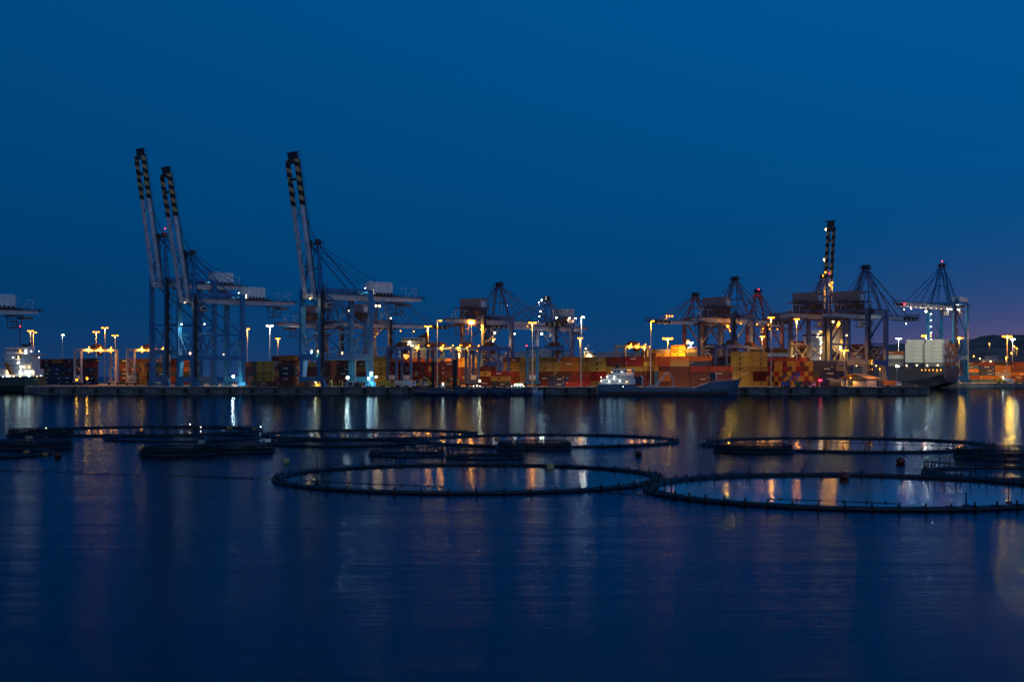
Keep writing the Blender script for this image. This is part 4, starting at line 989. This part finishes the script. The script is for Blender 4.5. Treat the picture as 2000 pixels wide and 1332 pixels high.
# ================================================================ distant ships seen over the yard
def far_ship(px, Y, label, w, zt, m, fun, lamps, fx=.75):
    x = gx(px, Y); root = thing('distant_ship', label, 'ship', (x, Y, 0), 0, 'distant ships behind the terminal')
    b = MB(); b.loft([hullsec(-60, 3, 0, 12), hullsec(-45, 11, 0, 11), hullsec(w + 4, 11, 0, 11), hullsec(w + 8, 9, 1, 11.5)]); b.build('hull', mat('black_hull_paint', (.02, .02, .03), .5), root)
    b = MB(); b.box(w / 2, 0, (11 + zt - 3) / 2, w, 16, zt - 3 - 11); b.box(w / 2 - 1, 0, zt - 1.5, w * .8, 20, 3)
    for z in range(int((zt - 14) / 3)): b.box(w / 2, 0, 13.5 + z * 3, w + 2, 19, .25)
    sh = b.build('accommodation_block', m, root)
    b = MB()
    for z in range(int((zt - 14) / 3)):
        for k in range(5): b.box(w * (.1 + k * .2), -8.05, 15 + z * 3, .9, .1, .9)
    for k in range(5): b.box(w * .12 + k * w * .15, -10.05, zt - 1.2, w * .11, .1, 1.1)
    b.build('window', glassd, sh)
    if fun:
        b = MB(); b.prism([(w * fx, 11), (w * fx + 8, 11), (w * fx + 8, zt + 2), (w * fx + 6, zt + 4), (w * fx, zt + 1)], -4, 4); b.build('funnel', fun, root)
    b = MB(); b.tube((w * .4, 0, zt), (w * .4, 0, zt + 6), .3); b.bar((w * .4 - 2, 0, zt + 4), (w * .4 + 2, 0, zt + 4), .3); b.build('radar_mast', white, root)
    for px_, py_, kd, pw in lamps:
        p = at(px_, py_, Y - 10.6); flood(root, (p.x - x, -10.6, p.z), kd, pw, .5, 'deck_lamp')
    return root
far_ship(783, 1000, 'cream bridged ship with a dark brown funnel above the blue yard cranes', 21, 35.5, cream, mat('brown_funnel_paint', (.12, .05, .04), .6),
         ((790, 672, 'w', 3000), (800, 668, 'w', 3000), (792, 690, 's', 6000), (793, 700, 's', 6000), (800, 706, 's', 3000)), fx=.6)
far_ship(1140, 1010, 'small cream bridged ship over the tall yellow and red container row', 8, 26, cream, None,
         ((1144, 681, 'm', 1500), (1150, 692, 'm', 2500), (1154, 696, 'm', 2500), (1147, 699, 'm', 1500)))
far_ship(1336, 1010, 'grey white ship block behind the big brown crane leg', 12, 25, white, None, ((1377, 698, 'w', 900), (1345, 694, 'm', 1500)))
far_ship(1541, 1010, 'dark ship with a cluster of white deck lamps behind the door end block', 11, 19, cream, None,
         ((1543, 693, 'w', 1500), (1548, 696, 'w', 1200), (1553, 692, 'w', 1500), (1546, 699, 'w', 900)))
# big pale storage sheds behind the yard
whs = mat('pale_warehouse_cladding', (0.40, 0.40, 0.44), .6, var=.12, scale=.05)
for px, w, zt, lab in ((1006, 42, 27, 'pale flat warehouse behind the white lamped crane'), (1157, 40, 26, 'pale warehouse right of the small cream ship'), (1010 - 90, 30, 25, 'pale warehouse behind the brown house crane')):
    Y = 1090; root = thing('warehouse', lab, 'warehouse', (gx(px, Y), Y, ZQ)); b = MB(); b.box(w / 2, 15, (zt - ZQ) / 2, w, 30, zt - ZQ)
    for k in range(int(w / 3)): b.box(k * 3 + 1.5, -.05, (zt - ZQ) / 2, .3, .2, zt - ZQ - 1)
    b.build('wall', whs, root); b = MB(); b.prism([(-.5, zt - ZQ), (w + .5, zt - ZQ), (w / 2, zt - ZQ + 2.2)], -1, 31); b.build('roof', whs, root)
    b = MB(); b.box(w * .3, -.15, 3, 6, .2, 6); b.build('door', dark, root)
Y = 860; w = 13; root = thing('warehouse', 'tall dark maroon and navy warehouse framed by blue crane legs', 'warehouse', (gx(1618, Y), Y, ZQ))
b = MB(); b.box(w / 2, 10, 10, w, 20, 20)
for k in range(6): b.box(k * 2.1 + 1, -.06, 10, .25, .2, 19)
b.build('wall', mat('maroon_cladding', (0.09, 0.03, 0.05), .6), root); b = MB(); b.box(w / 2, -.2, 7, w * .85, .3, 13.5); b.build('door', mat('navy_cladding', (0.02, 0.025, 0.07), .6), root)
b = MB(); b.box(w / 2, 10, 20.2, w + .8, 21, .4); b.build('roof', dark, root)
# low building at the foot of the hill with lit windows
Y = 1500; root = thing('hillside_building', 'low lit terrace building at the foot of the hill', 'building', (gx(1886, Y), Y, 9.5))
b = MB(); b.box(9, 6, 6, 17, 12, 12); b.box(30, 6, 8, 20, 12, 16); b.box(30, 6, 18, 12, 10, 4); b.box(24, 6, -4, 60, 14, 8); w_ = b.build('wall', mat('terrace_render', (0.36, 0.28, 0.26), .7), root)
b = MB()
for z in (3, 7, 11, 14):
    for k in range(9):
        if z < 12 or k > 4: b.box(3 + k * 4.3, -.1, z, 2.4, .2, 1.3)
b.build('window', glassd, w_)
for p in ((15, -1, 17, 'm'), (27, -1, 14, 'm')): flood(root, p[:3], p[3], 5000, .7)
for k, (px, py) in enumerate(((1981, 677), (1986, 681), (1975, 690), (1902, 696), (1932, 672))):
    p = at(px, py, 1840); b = MB(); b.tube((0, 0, -9), (0, 0, 0), .15); root = thing('hillside_lamp', 'tiny lamp post on the dark hillside, %s of them' % ('topmost left', 'topmost right', 'middle', 'lowest near the terrace', 'lone far left upper')[k], 'street lamp', p, 0, 'street lamps on the hill')
    b.build('pole', galv, root); flood(root, (0, 0, .4), 's', 60000, .8 if k != 4 else .4, 'lamp_head')

# ================================================================ shed, tank, loaders and vehicles on the quay
Y = 673; root = thing('gable_shed', 'small gable shed on the quay with an orange lit roof', 'shed', (gx(1641, Y), Y, ZQ), UA)
b = MB(); b.box(14.0, 5, 2.15, .3, 9.6, 4.1); b.box(8, 9.6, 2.15, 11.6, .3, 4.1); b.box(10.4, .3, 1.5, 7.0, .3, 2.8); b.build('wall', mat('shed_wall', (0.34, 0.34, 0.42), .7, var=.1), root)
b = MB(); b.loft([[(-.4, -.5, 4.2), (-.4, -.5, 4.45), (7.5, -.5, 6.75), (15.0, -.5, 4.4), (15.0, -.5, 4.15), (7.5, -.5, 6.5)], [(-.4, 10.6, 4.2), (-.4, 10.6, 4.45), (7.5, 10.6, 6.75), (15.0, 10.6, 4.4), (15.0, 10.6, 4.15), (7.5, 10.6, 6.5)]])
b.build('roof', mat('tile_roof', (0.62, 0.34, 0.12), .6, var=.1, scale=2), root)
for x in (0.2, 3.6): b = MB(); b.box(x, 0, 2.1, .3, .3, 4.3 if x < 1 else 5.2); b.build('porch_post', galv, root)
flood(root, (6.4, -1.4, 4.6), 's', 2500, .3)
flood(root, (19, 4, 9.0), 's', 5000, .25, 'roof_lamp'); b = MB(); b.tube((19, 4, 0), (19, 4, 9), .1); b.build('lamp_pole', galv, root)
Y = 668; root = thing('storage_tank', 'orange lit cylinder tank lying on its cradle left of the shed', 'tank', (gx(1626, Y), Y, ZQ))
b = MB(); b.tube((0, 3, 2.2), (4.6, -.2, 2.2), 1.65, n=20); b.build('tank_shell', mat('tank_paint', (.5, .34, .14), .35, var=.1), root, smooth=False)
b = MB(); b.tube((4.55, -.17, 2.2), (4.75, -.3, 2.2), 1.7, n=20); b.tube((4.7, -.3, 2.2), (4.8, -.38, 2.2), 1.3, n=20, m=1); b.build('tank_end', [galv, blue2], root)
b = MB(); b.box(1, 2.2, .35, 1, 3, .7); b.box(3.6, .6, .35, 1, 3, .7); b.build('cradle', dark, root)

def loader(px, Y, label, m, rz=0, sc=1.0, arm=((0, 1.8), (6, 6.0), (8.2, 7.2), (7.0, 1.5))):
    root = thing('excavator', label, 'excavator', (gx(px, Y), Y, ZQ), rz, 'diggers and loaders on the quay')
    b = MB(); b.box(0, 0, 1.8 * sc, 3.6 * sc, 2.6 * sc, 1.5 * sc); b.box(-.9 * sc, 0, 2.1 * sc, 1.6 * sc, 2.5 * sc, 1.2 * sc); b.build('body', m, root)
    b = MB(); b.box(1.0 * sc, -.7 * sc, 2.9 * sc, 1.5 * sc, 1.2 * sc, 1.5 * sc); b.build('cab', glassd, root)
    b = MB()
    for s in (-1, 1): b.prism([(-2 * sc, .15 * sc), (-1.7 * sc, 0), (1.7 * sc, 0), (2 * sc, .15 * sc), (2 * sc, .8 * sc), (-2 * sc, .8 * sc)], s * 1.0 * sc - .35, s * 1.0 * sc + .35)
    b.build('track', black, root)
    b = MB()
    for (a, c), (d, e) in zip(arm, arm[1:]): b.bar((a * sc, 0, c * sc), (d * sc, 0, e * sc), .55 * sc, .75 * sc, .4 * sc, .5 * sc)
    b.build('arm', m, root)
    a, c = arm[-1]; b = MB(); b.prism([(a * sc - .7, c * sc - .9), (a * sc + .5, c * sc - 1.1), (a * sc + .8, c * sc), (a * sc - .2, c * sc + .2)], -.6, .6); b.build('bucket', dark, root)
    return root
loader(1534, 664, 'blue material loader with a long raised arm before the door end containers', mat('loader_blue', (0.03, 0.10, 0.45), .45), arm=((0, 2.2), (4.6, 6.0), (6.8, 7.0), (4.6, 2.0)))
loader(842, 668, 'yellow digger with its arm bent down left of the dredger spud', yel, arm=((0, 2), (-3, 5.0), (-4.6, 4.0), (-5.2, .8)))
loader(872, 664, 'yellow digger working behind the dredging barge', yel, arm=((0, 2.2), (3.6, 5.4), (5.4, 3.8), (6.2, 1.2)))
loader(812, 672, 'olive yellow digger right of the third crane', yel, sc=.9, arm=((0, 2), (-3, 4.2), (-5, 3.6), (-5.6, 1.0)))
loader(1560, 660, 'dark green loader tucked behind the blue loader arm', mat('loader_green', (0.05, 0.11, 0.04), .5), sc=.8, arm=((0, 2.2), (-6, 6.8), (-8.4, 8.4), (-9, 6.8)))
def truck(px, Y, label, m, cabm, L_=9.0, rz=0, tank=False):
    root = thing('parked_truck', label, 'truck', (gx(px, Y), Y, ZQ), rz, 'trucks parked on the quay')
    b = MB()
    if tank: b.tube((-L_ / 2, 0, 2.1), (L_ * .18, 0, 2.1), 1.1, n=14)
    else: b.box(-L_ * .16, 0, 2.2, L_ * .66, 2.4, 2.3)
    b.build('cargo_box', m, root)
    b = MB(); b.prism([(L_ * .22, .7), (L_ / 2, .7), (L_ / 2, 1.6), (L_ * .44, 2.7), (L_ * .22, 2.7)], -1.15, 1.15); b.box(0, 0, .85, L_ * .96, 1.2, .3); c = b.build('cab', cabm, root)
    b = MB(); b.box(L_ * .46, 0, 2.1, .3, 1.9, .7); b.box(L_ * .34, -1.16, 2.1, .9, .05, .7); b.build('cab_window', glassd, c)
    for x in (-L_ * .36, -L_ * .22, L_ * .33):
        for s in (-1, 1):
            b = MB(); b.tube((x, s * .85, .5), (x, s * 1.15, .5), .5, n=12); b.build('wheel', black, root)
    return root
truck(757, 668, 'yellow truck beside the third crane right leg', yel, yel, 7)
truck(786, 670, 'pale covered truck behind the yellow truck', cream, white, 8)
truck(800, 664, 'white van cab with a low trailer near the diggers', white, white, 6)
truck(822, 676, 'grey box truck behind the diggers', galv, white, 7)
truck(610, 664, 'dark truck parked under the third crane', dark, yel, 8)
truck(1743, 674, 'orange lit flatbed truck by the thin white tipped post', orange_p, white, 8)
truck(1580, 664, 'low red truck left of the signal post', redp, white, 6)
truck(1972, 1000, 'blue white lit truck on the far right quay', mat('lit_truck_blue', (.3, .5, .55), .5), white, 10)
truck(1991, 996, 'orange cab truck at the right edge of the far quay', orange_p, orange_p, 7)
truck(1955, 998, 'small yellow service truck left of the blue white truck', yel, yel, 6)
flood([x for x in C.objects if x.get('label', '').startswith('blue white lit')][0], (-5.5, -1.6, 4.4), 'w', 1500, .3)
flood([x for x in C.objects if x.get('label', '').startswith('dark truck parked')][0], (2, -3, 2.4), 'm', 1500, .3)
# small quayside lamps low down by the white bridged ship
for k, (px, py, kd, pw, lab) in enumerate(((150, 743, 's', 6000, 'left one of two low lamps at the foot of the yellow lit yard crane'), (170, 740, 's', 9000, 'right one of two low lamps at the foot of the yellow lit yard crane'), (937, 745, 'm', 9000, 'round lamp low on the quay behind the blue barges'), (720, 740, 'w', 5000, 'white work lamp beside the third crane right leg'), (1400, 722, 'w', 3000, 'white twin work lamp by the pale lavender yard crane'))):
    Y = 690 if px < 1400 else 730; p = at(px, py, Y)
    root = thing('work_lamp', lab, 'lamp', (p.x, Y, ZQ), 0, 'portable work lamps'); b = MB(); b.tube((0, 0, 0), (0, 0, p.z - ZQ), .12); b.box(0, 0, .2, 1.2, 1.2, .4); b.build('pole', dark, root); flood(root, (0, 0, p.z - ZQ + .3), kd, pw, .55)
# crates and equipment under the third crane
for k, (px, w, hh, m, lab) in enumerate(((684, 3.4, 3.2, galv, 'grey cabin under the third crane'), (696, 2.6, 2.2, dark, 'dark equipment box right of the grey cabin'), (666, 1.6, 3.4, yel, 'yellow upright frame left of the grey cabin'), (646, 1.2, 3.4, yel, 'yellow post frame further left under the third crane'), (700, 3.0, 1.6, rust, 'rusty skip by the third crane right leg'))):
    Y = 662 + k; root = thing('equipment_box', lab, 'equipment', (gx(px, Y), Y, ZQ), 0, 'equipment boxes under the third crane')
    b = MB(); b.box(0, 0, hh / 2 + .1, w, 2.2, hh - .2); b.build('housing', m, root)
    b = MB(); b.box(0, -1.12, hh * .55, w * .6, .06, hh * .5); b.box(0, -1.12, hh * .15, w * .8, .08, .2); b.build('panel', dark, root)
    b = MB(); b.box(-w * .35, 0, .06, .3, 2.3, .12); b.box(w * .35, 0, .06, .3, 2.3, .12); b.build('skid', dark, root)

# ================================================================ barges and small boats before the quay
bargem = mat('barge_blue_paint', (0.018, 0.045, 0.12), .5, var=.4, scale=.5)
Y = 636
for k, (px0, px1, lab) in enumerate(((884, 918, 'leftmost blue hopper barge beside the dredger'), (920, 956, 'second blue hopper barge from the dredger'), (958, 992, 'third blue hopper barge from the dredger'), (994, 1028, 'rightmost blue hopper barge with white deck lamps'))):
    xa, xb = gx(px0, Y), gx(px1, Y); L_ = xb - xa
    root = thing('hopper_barge', lab, 'barge', (xa, Y, 0), 0, 'blue hopper barges before the quay')
    b = MB(); b.loft([hullsec(0, 3.4, .2, 3.0), hullsec(L_ * .12, 4.2, -.8, 3.0), hullsec(L_ * .88, 4.2, -.8, 3.0), hullsec(L_, 3.2, .6, 3.2)]); b.build('hull', bargem, root)
    b = MB(); b.prism([(L_ * .3, .05), (L_ * .5, 2.4), (L_ * .7, .05)], -4.35, -4.15); b.box(L_ / 2, -4.25, 2.9, L_, .15, .25); b.build('fender_frame', dark, root)
    b = MB(); b.box(L_ * .5, 0, 3.2, L_ * .5, 5, .4); railing(b, (.3, -3.6, 3.0), (L_ - .3, -3.6, 3.0), 1.0, 1.2)
    b.box(L_ * .22, 0, 3.7, 1.4, 2.2, 1.4); b.box(L_ * .8, 1, 3.6, 1, 1, 1.2); b.build('deck_gear', dark, root)
    if k in (1, 3):
        for j in range(3 if k == 1 else 5): flood(root, (L_ * (.15 + j * .17), -2.5, 4.1 + (j % 2) * .3), 'w', 150, .16, 'deck_lamp')
    if k == 3:
        b = MB(); b.box(L_ * .55, .5, 4.4, L_ * .5, 3, 2.4); w = b.build('wheelhouse', mat('tugboat_green', (.03, .16, .16), .5), root)
        b = MB(); 
        for j in range(5): b.box(L_ * .36 + j * .8, -1.04, 4.9, .5, .08, .6)
        b.build('window', litwin, w)
Y = 638; xa, xb = gx(836, Y), gx(884, Y); L_ = xb - xa
root = thing('dredging_barge', 'low dark dredging barge with two tall black spuds', 'barge', (xa, Y, 0))
b = MB(); b.loft([hullsec(-6, 3, .5, 1.6), hullsec(0, 5, -.5, 2.0), hullsec(L_, 5, -.5, 2.2)]); b.box(L_ * .4, 0, 2.6, L_ * .55, 3.2, 1.3); b.build('hull', bargem, root)
for px, zt in ((845.5, 15.6), (888.5, 16.4)):
    b = MB(); x = gx(px, Y) - xa; b.box(x, -1.5 if px > 850 else 1, zt / 2, 1.25 if px < 850 else 1.9, 1.3, zt); b.box(x, -1.5 if px > 850 else 1, 4, 2.2, 2.2, 1.6); b.build('spud', black, root)
b = MB(); x = gx(826, Y) - xa; b.tube((x, 0, 1), (x, 0, 12.6), .3); b.box(L_ * .55, -2, 4.3, 2.8, 2.4, 2.3)
for k in range(8): b.bar((L_ * .65 + k * .7, -3, 2.2), (L_ * .6 + k * .7, -3, 4.8 + (k % 3) * .5), .14)
b.tube((L_ * .6, -3, 4.6), (L_ * .95, -3, 2.6), .3); b.build('deck_gear', dark, root)
flood(root, (L_ * .62, -3.4, 5.2), 'w', 500, .3, 'deck_lamp')
Y = 634; xa = gx(1041, Y); root = thing('tugboat', 'small pale blue tugboat with raised bow right of the barges', 'boat', (xa, Y, 0))
b = MB(); b.loft([hullsec(-.6, 1.5, -.2, 1.3), hullsec(.5, 1.9, -.6, 1.4), hullsec(2.6, 1.7, -.6, 1.8), hullsec(4.6, .2, .2, 2.6)]); b.build('hull', mat('pale_blue_boat_paint', (.20, .34, .42), .4), root)
b = MB(); b.box(.9, 0, 2.2, 2.0, 2.2, 1.8); b.box(1.0, 0, 3.2, 2.3, 2.5, .15); w = b.build('wheelhouse', white, root)
b = MB(); b.box(.9, -1.13, 2.5, 1.5, .06, .6); b.build('window', glassd, w)
b = MB(); b.tube((.9, 0, 3.2), (.9, 0, 6.4), .08); b.bar((.2, 0, 5), (1.6, 0, 5), .07); b.tube((1.6, 0, 3.2), (2.1, 0, 4.8), .05); b.build('radar_mast', dark, root)
Y = 636; root = thing('fishing_boat', 'small dark boat with thin mast moored left of the pale tugboat', 'boat', (gx(1031, Y), Y, 0))
b = MB(); b.loft([hullsec(-1.5, 1.4, -.4, 1.7), hullsec(1.5, 1.4, -.4, 1.7), hullsec(2.8, .2, .2, 2.4)]); b.build('hull', bargem, root)
b = MB(); b.box(-.3, 0, 2.6, 2.0, 1.8, 1.8); b.build('wheelhouse', dark, root)
b = MB(); b.tube((-.3, 0, 3.4), (-.3, 0, 17), .1); b.bar((-1.6, 0, 6), (1.2, 0, 6.4), .08); b.build('mast', galv, root)

# ================================================================ fish pens in the foreground
net = mat('pen_netting', (0.012, 0.014, 0.018), .8, alpha=.5)
post_me = {}
def pen(pxl, pxr, pyc, label, kind, hgt=1.0, n=40, r=.16, jit=0):
    """circular pen floating on the water. kind: 'open' pipe ring, 'rail' with handrail, 'net' with netting"""
    Y = H * F / (pyc - YH); R = (pxr - pxl) / 2 * Y / F; xc = gx((pxl + pxr) / 2, Y)
    root = thing('fish_pen', label, 'fish pen', (xc, Y, 0), random.uniform(0, .3), 'round fish farm pens on the water')
    b = MB(); nn = 120
    b.ring((0, 0, r * .35), R, r, nn, 8); b.ring((0, 0, r * .35), R - r * 2.7, r, nn, 8)
    b.build('float_pipe', blackpipe, root)
    key = (kind == 'open', round(r, 2), round(hgt, 2))
    if key not in post_me:
        b = MB()
        if kind == 'open':
            b.box(0, 0, r * .35, r * 1.1, r * 5.0, r * 2.3); b.box(0, r * .9, r * 1.9, .11, .11, r * 2.2)
            post_me[key] = b.mesh('bracket', black)
        else:
            b.box(0, -r * .2, r * .4, r * .9, r * 4.4, r * 2.3); b.tube((0, 0, 0), (0, 0, hgt), .045, n=6); b.bar((0, r, r), (0, 0, hgt * .6), .05)
            post_me[key] = b.mesh('stanchion', black)
    for k in range(n):
        t = 2 * math.pi * k / n
        place('bracket' if kind == 'open' else 'stanchion', post_me[key], root, ((R - r * 1.35) * math.cos(t), (R - r * 1.35) * math.sin(t), 0), t - math.pi / 2)
    if kind != 'open':
        b = MB(); b.ring((0, 0, hgt), R - r * 1.35, .055, nn, 6); b.ring((0, 0, hgt * .55), R - r * 1.35, .03, nn, 5); b.build('handrail', blackpipe, root)
    if kind == 'net':
        b = MB(); m_ = 72; pts = []; fs = []
        for q, (rr, z) in enumerate(((R - r * 1.4, hgt), (R - r * 1.6, hgt * .55), (R - r * 2.6, 0.05))):
            for i in range(m_):
                t = 2 * math.pi * i / m_; sag = .10 * (1 - math.cos(i * math.pi / 2)) * (q == 1)
                pts.append(((rr - sag) * math.cos(t), (rr - sag) * math.sin(t), z - (.08 * (i % 4 == 2) if q == 0 else 0)))
        for q in range(2):
            for i in range(m_): fs.append((q * m_ + i, q * m_ + (i + 1) % m_, (q + 1) * m_ + (i + 1) % m_, (q + 1) * m_ + i))
        b.add(pts, fs); b.build('net', net, root)
        b = MB(); k2 = 60
        for i in range(k2):
            t = 2 * math.pi * i / k2 + random.uniform(0, .05); rr = R - r * 1.8
            b.bar((rr * math.cos(t), rr * math.sin(t), .05), (rr * math.cos(t + .04), rr * math.sin(t + .04), hgt), .035)
        b.build('net_rope', black, root)
    return root, xc, Y, R
P1 = pen(540, 1291, 932.5, 'largest open ring in the middle foreground with a cream float on its rim', 'open', n=50, r=.17)
P2 = pen(1262, 2076, 957.5, 'nearest open ring, running out of the photo at the right', 'open', n=58, r=.19)
P3 = pen(1374, 1928, 868.5, 'wide open ring at the right beyond the two nearest rings', 'open', n=50, r=.19)
P4 = pen(820, 1323, 860.5, 'middle open ring right of the netted pen pair', 'open', n=46, r=.19)
P5 = pen(515, 932, 848.5, 'far open ring behind the wide railed pen', 'open', n=40, r=.19)
P6 = pen(68, 506, 842, 'furthest open ring at the left', 'open', n=42, r=.21)
P7 = pen(-262, 93, 887.5, 'open ring cut by the left edge with yellow wrapped end', 'open', n=30, r=.2)
pen(17, 143, 849, 'small netted pen furthest left behind the others', 'net', .95, 26, .18)
pen(-12, 139, 874, 'netted pen at the left edge with a white float on it', 'net', .95, 28, .18)
pen(208, 505, 855.5, 'wide railed pen inside the furthest left ring', 'rail', .85, 36, .17)
pen(275, 421, 887, 'dark netted pen, left one of the touching pair at the left', 'net', .95, 28, .17)
pen(388, 535, 882, 'dark netted pen, right one of the touching pair at the left', 'net', .95, 28, .17)
pen(530, 815, 865, 'wide railed pen inside the far open ring', 'net' if False else 'rail', .95, 36, .2)
pen(722, 868, 888.5, 'small railed pen, left one of the pair above the largest ring', 'rail', 1.1, 24, .14)
pen(871, 1024, 893, 'small railed pen, right one of the pair above the largest ring', 'rail', 1.1, 24, .14)
pen(970, 1118, 875, 'dark netted pen on the near rim of the middle open ring', 'net', .85, 28, .16)
pen(1393, 1549, 881.5, 'dark netted pen on the near rim of the wide right ring', 'net', .9, 28, .16)
pen(1868, 2085, 895, 'netted pen at the right edge under the wide ring end', 'net', 1.15, 34, .16)
pen(1808, 2150, 926, 'railed pen at the right edge behind the nearest ring', 'rail', 1.25, 34, .15)
# calmer sheets of water inside the big rings
for rr, s in ((P1, 1), (P2, 1), (P3, 1), (P4, 1), (P5, 1), (P6, 1)):
    _, xc, Y, R = rr; b = MB(); n = 96
    b.add([((R - .35) * math.cos(2 * math.pi * i / n), (R - .35) * math.sin(2 * math.pi * i / n), .004) for i in range(n)], [tuple(range(n))])
    struct(b.build('calm_water', calm, None, (xc, Y, 0)))

# floats, buoys, marker poles
def onwater(px, py): Y = H * F / (py - YH); return gx(px, Y), Y
for px, py, w, m, lab in ((559, 903, .38, 'y', 'cream drum float left of the largest ring'), (1075, 914, .40, 'y', 'cream drum float on the far rim of the largest ring'), (57, 861, .55, 'w', 'whitish drum float on the left edge netted pen'), (394, 868, .5, 'w', 'whitish drum float between the dark netted pair'),
                         (797, 878, .36, 'y', 'cream drum float behind the left small railed pen'), (971, 858, .42, 'o', 'orange flat float inside the middle open ring'), (448, 836, .5, 'o', 'orange float on the furthest left ring rim'), (498, 839, .5, 'o', 'orange float where the two far rings meet'), (274, 849, .8, 'd', 'dark box float inside the wide railed pen'), (1372, 867, .45, 'w', 'pale float at the left tip of the wide right ring'), (52, 884, .4, 'o', 'yellow wrap float, left end of the cut ring'), (88, 889, .38, 'o', 'yellow wrap float, right end of the cut ring')):
    x, Y = onwater(px, py); mm = {'y': mat('cream_float_plastic', (.50, .40, .18), .5), 'w': mat('white_float_plastic', (.40, .36, .27), .5), 'o': mat('orange_float_plastic', (.45, .22, .05), .5), 'd': dark}[m]
    b = MB(); hh = w * 1.15 if m in 'yw' else w * .7
    b.tube((0, 0, -.1), (0, 0, .05), w * .92, w, 18); b.tube((0, 0, .05), (0, 0, hh * .9), w, w, 18); b.tube((0, 0, hh * .9), (0, 0, hh), w, w * .88, 18); b.ring((0, 0, hh), w * .5, .03, 18, 5); b.ring((0, 0, hh * .5), w, .02, 18, 5)
    tag(b.build('drum_float', mm, None, (x, Y, 0)), lab, 'float', 'drum floats')
for px, py, w, m, lab in ((113, 892, .42, 'r', 'dark red ball buoy right of the left edge ring'), (1247, 888, .42, 'd', 'dark ball buoy below the tip of the middle ring'), (1759, 905, .52, 'r', 'dark red ball buoy below the wide right ring'), (1649, 935, .48, 'r', 'red ball buoy on the far rim of the nearest ring')):
    x, Y = onwater(px, py); b = MB(); b.ball((0, 0, w * .55), w, 18, sz=.85); b.tube((0, 0, w * 1.2), (0, 0, w * 1.65), .06); b.ring((0, 0, w * 1.7), .08, .025, 12, 5)
    o = b.build('ball_buoy', mat('red_buoy_plastic', (.13, .018, .012), .4) if m == 'r' else mat('dark_buoy_plastic', (.035, .02, .02), .5), None, (x, Y, 0), smooth=True)
    tag(o, lab, 'buoy', 'round buoys')
for px, pt, pb, lm, lab in ((90, 823, 846, 'w', 'lit marker buoy above the furthest left netted pen'), (371, 817, 838, 'w', 'lit marker buoy left of the one on the far left ring'), (392, 829, 838, 'w', 'low lit marker buoy on the furthest left ring'), (509, 823, 842, 'w', 'lit marker buoy where the two far rings meet'),
                           (715, 824, 838, None, 'thin pole on the far rim of the far open ring'), (922, 832, 847, None, 'thin pole at the right tip of the far open ring'), (1050, 833, 848, None, 'thin pole on the far rim of the middle ring'), (1313, 847, 865, None, 'thin pole at the right tip of the middle ring'),
                           (619, 893, 944, None, 'banded pole on the left part of the largest ring'), (1059, 853, 872, None, 'thin pole beside the netted pen on the middle ring'), (1402, 845, 862, None, 'thin pole on the left part of the wide right ring'), (1464, 907, 927, None, 'short pole on the far rim of the nearest ring'), (1311, 937, 966, None, 'short pole on the left part of the nearest ring'), (1782, 846, 858, None, 'thin pole on the far rim of the wide right ring'), (1851, 861, 878, None, 'thin pole on the near rim of the wide right ring'),
                           (1887, 961, 990, None, 'black pole on the near rim of the nearest ring'), (1970, 948, 984, None, 'tall black pole at the right of the nearest ring')):
    x, Y = onwater(px, pb); hgt = (pb - pt) * Y / F; root = thing('marker_pole', lab, 'marker pole', (x, Y, 0), 0, 'marker poles on the pens')
    b = MB(); b.tube((0, 0, -.2), (0, 0, hgt), .055 if not lm else .03, n=8)
    if px == 619:
        for k in range(3): b.tube((0, 0, hgt * (.6 + k * .13)), (0, 0, hgt * (.66 + k * .13)), .1)
    b.build('pole', black, root)
    b = MB(); b.ring((0, 0, .12), .16, .09, 14, 6); b.build('float_collar', black, root)
    if lm:
        b = MB(); b.ball((0, 0, hgt * .45), .07, 8); b.build('lamp_head', whtm, root)
        b = MB(); b.box(0, 0, hgt, .3, .06, .4); b.build('top_mark', dark, root)
# float lines
def line(pts, n, label, rf=.09):
    W_ = []
    for px, py in pts: W_.append(V(*onwater(px, py), .03))
    root = thing('float_line', label, 'float line', W_[0]); b = MB(); o = W_[0]
    for p, q in zip(W_, W_[1:]): b.tube(p - o, q - o, .02, n=5)
    b.build('rope', black, root)
    fm = MB(); fm.ball((0, 0, .02), rf, 8); fm = fm.mesh('small_float', black)
    for p, q in zip(W_, W_[1:]):
        for k in range(n):
            place('small_float', fm, root, p.lerp(q, (k + .5 + random.uniform(-.15, .15)) / n) - o)
line([(-20, 918), (120, 921), (280, 928)], 6, 'rope of small floats at the left of the water')
line([(333, 928), (430, 932), (534, 936)], 6, 'rope of small floats running to the largest ring left tip')
line([(592, 938), (700, 944), (800, 948), (870, 950)], 3, 'rope of small floats inside the largest ring')
line([(1110, 959), (1180, 962), (1262, 966)], 3, 'rope of small floats under the largest ring right end')
line([(1500, 974), (1620, 978), (1760, 984)], 3, 'rope of small floats inside the nearest ring')
line([(1540, 862), (1700, 866), (1880, 872)], 5, 'rope of small floats inside the wide right ring')


# added floodlight on the blue crane boom end, brightening the container ship's stacks
cr_ = [x for x in C.objects if 'boom over the container ship' in x.get('label', '')][0]
lp = V(-44, 0, 36.0)
flood(cr_, lp, 'w', 0, .35)
M_ = Matrix.Translation(cr_.location) @ Matrix.Rotation(cr_.rotation_euler.z, 4, 'Z')
tgt = M_.inverted() @ V(278, 935, 22)
l = light(cr_, lp + V(-.6, 0, -.6), 260000, (1.0, 0.95, 0.66), .4, 26)
l.rotation_euler = (tgt - lp).to_track_quat('-Z', 'Y').to_euler()
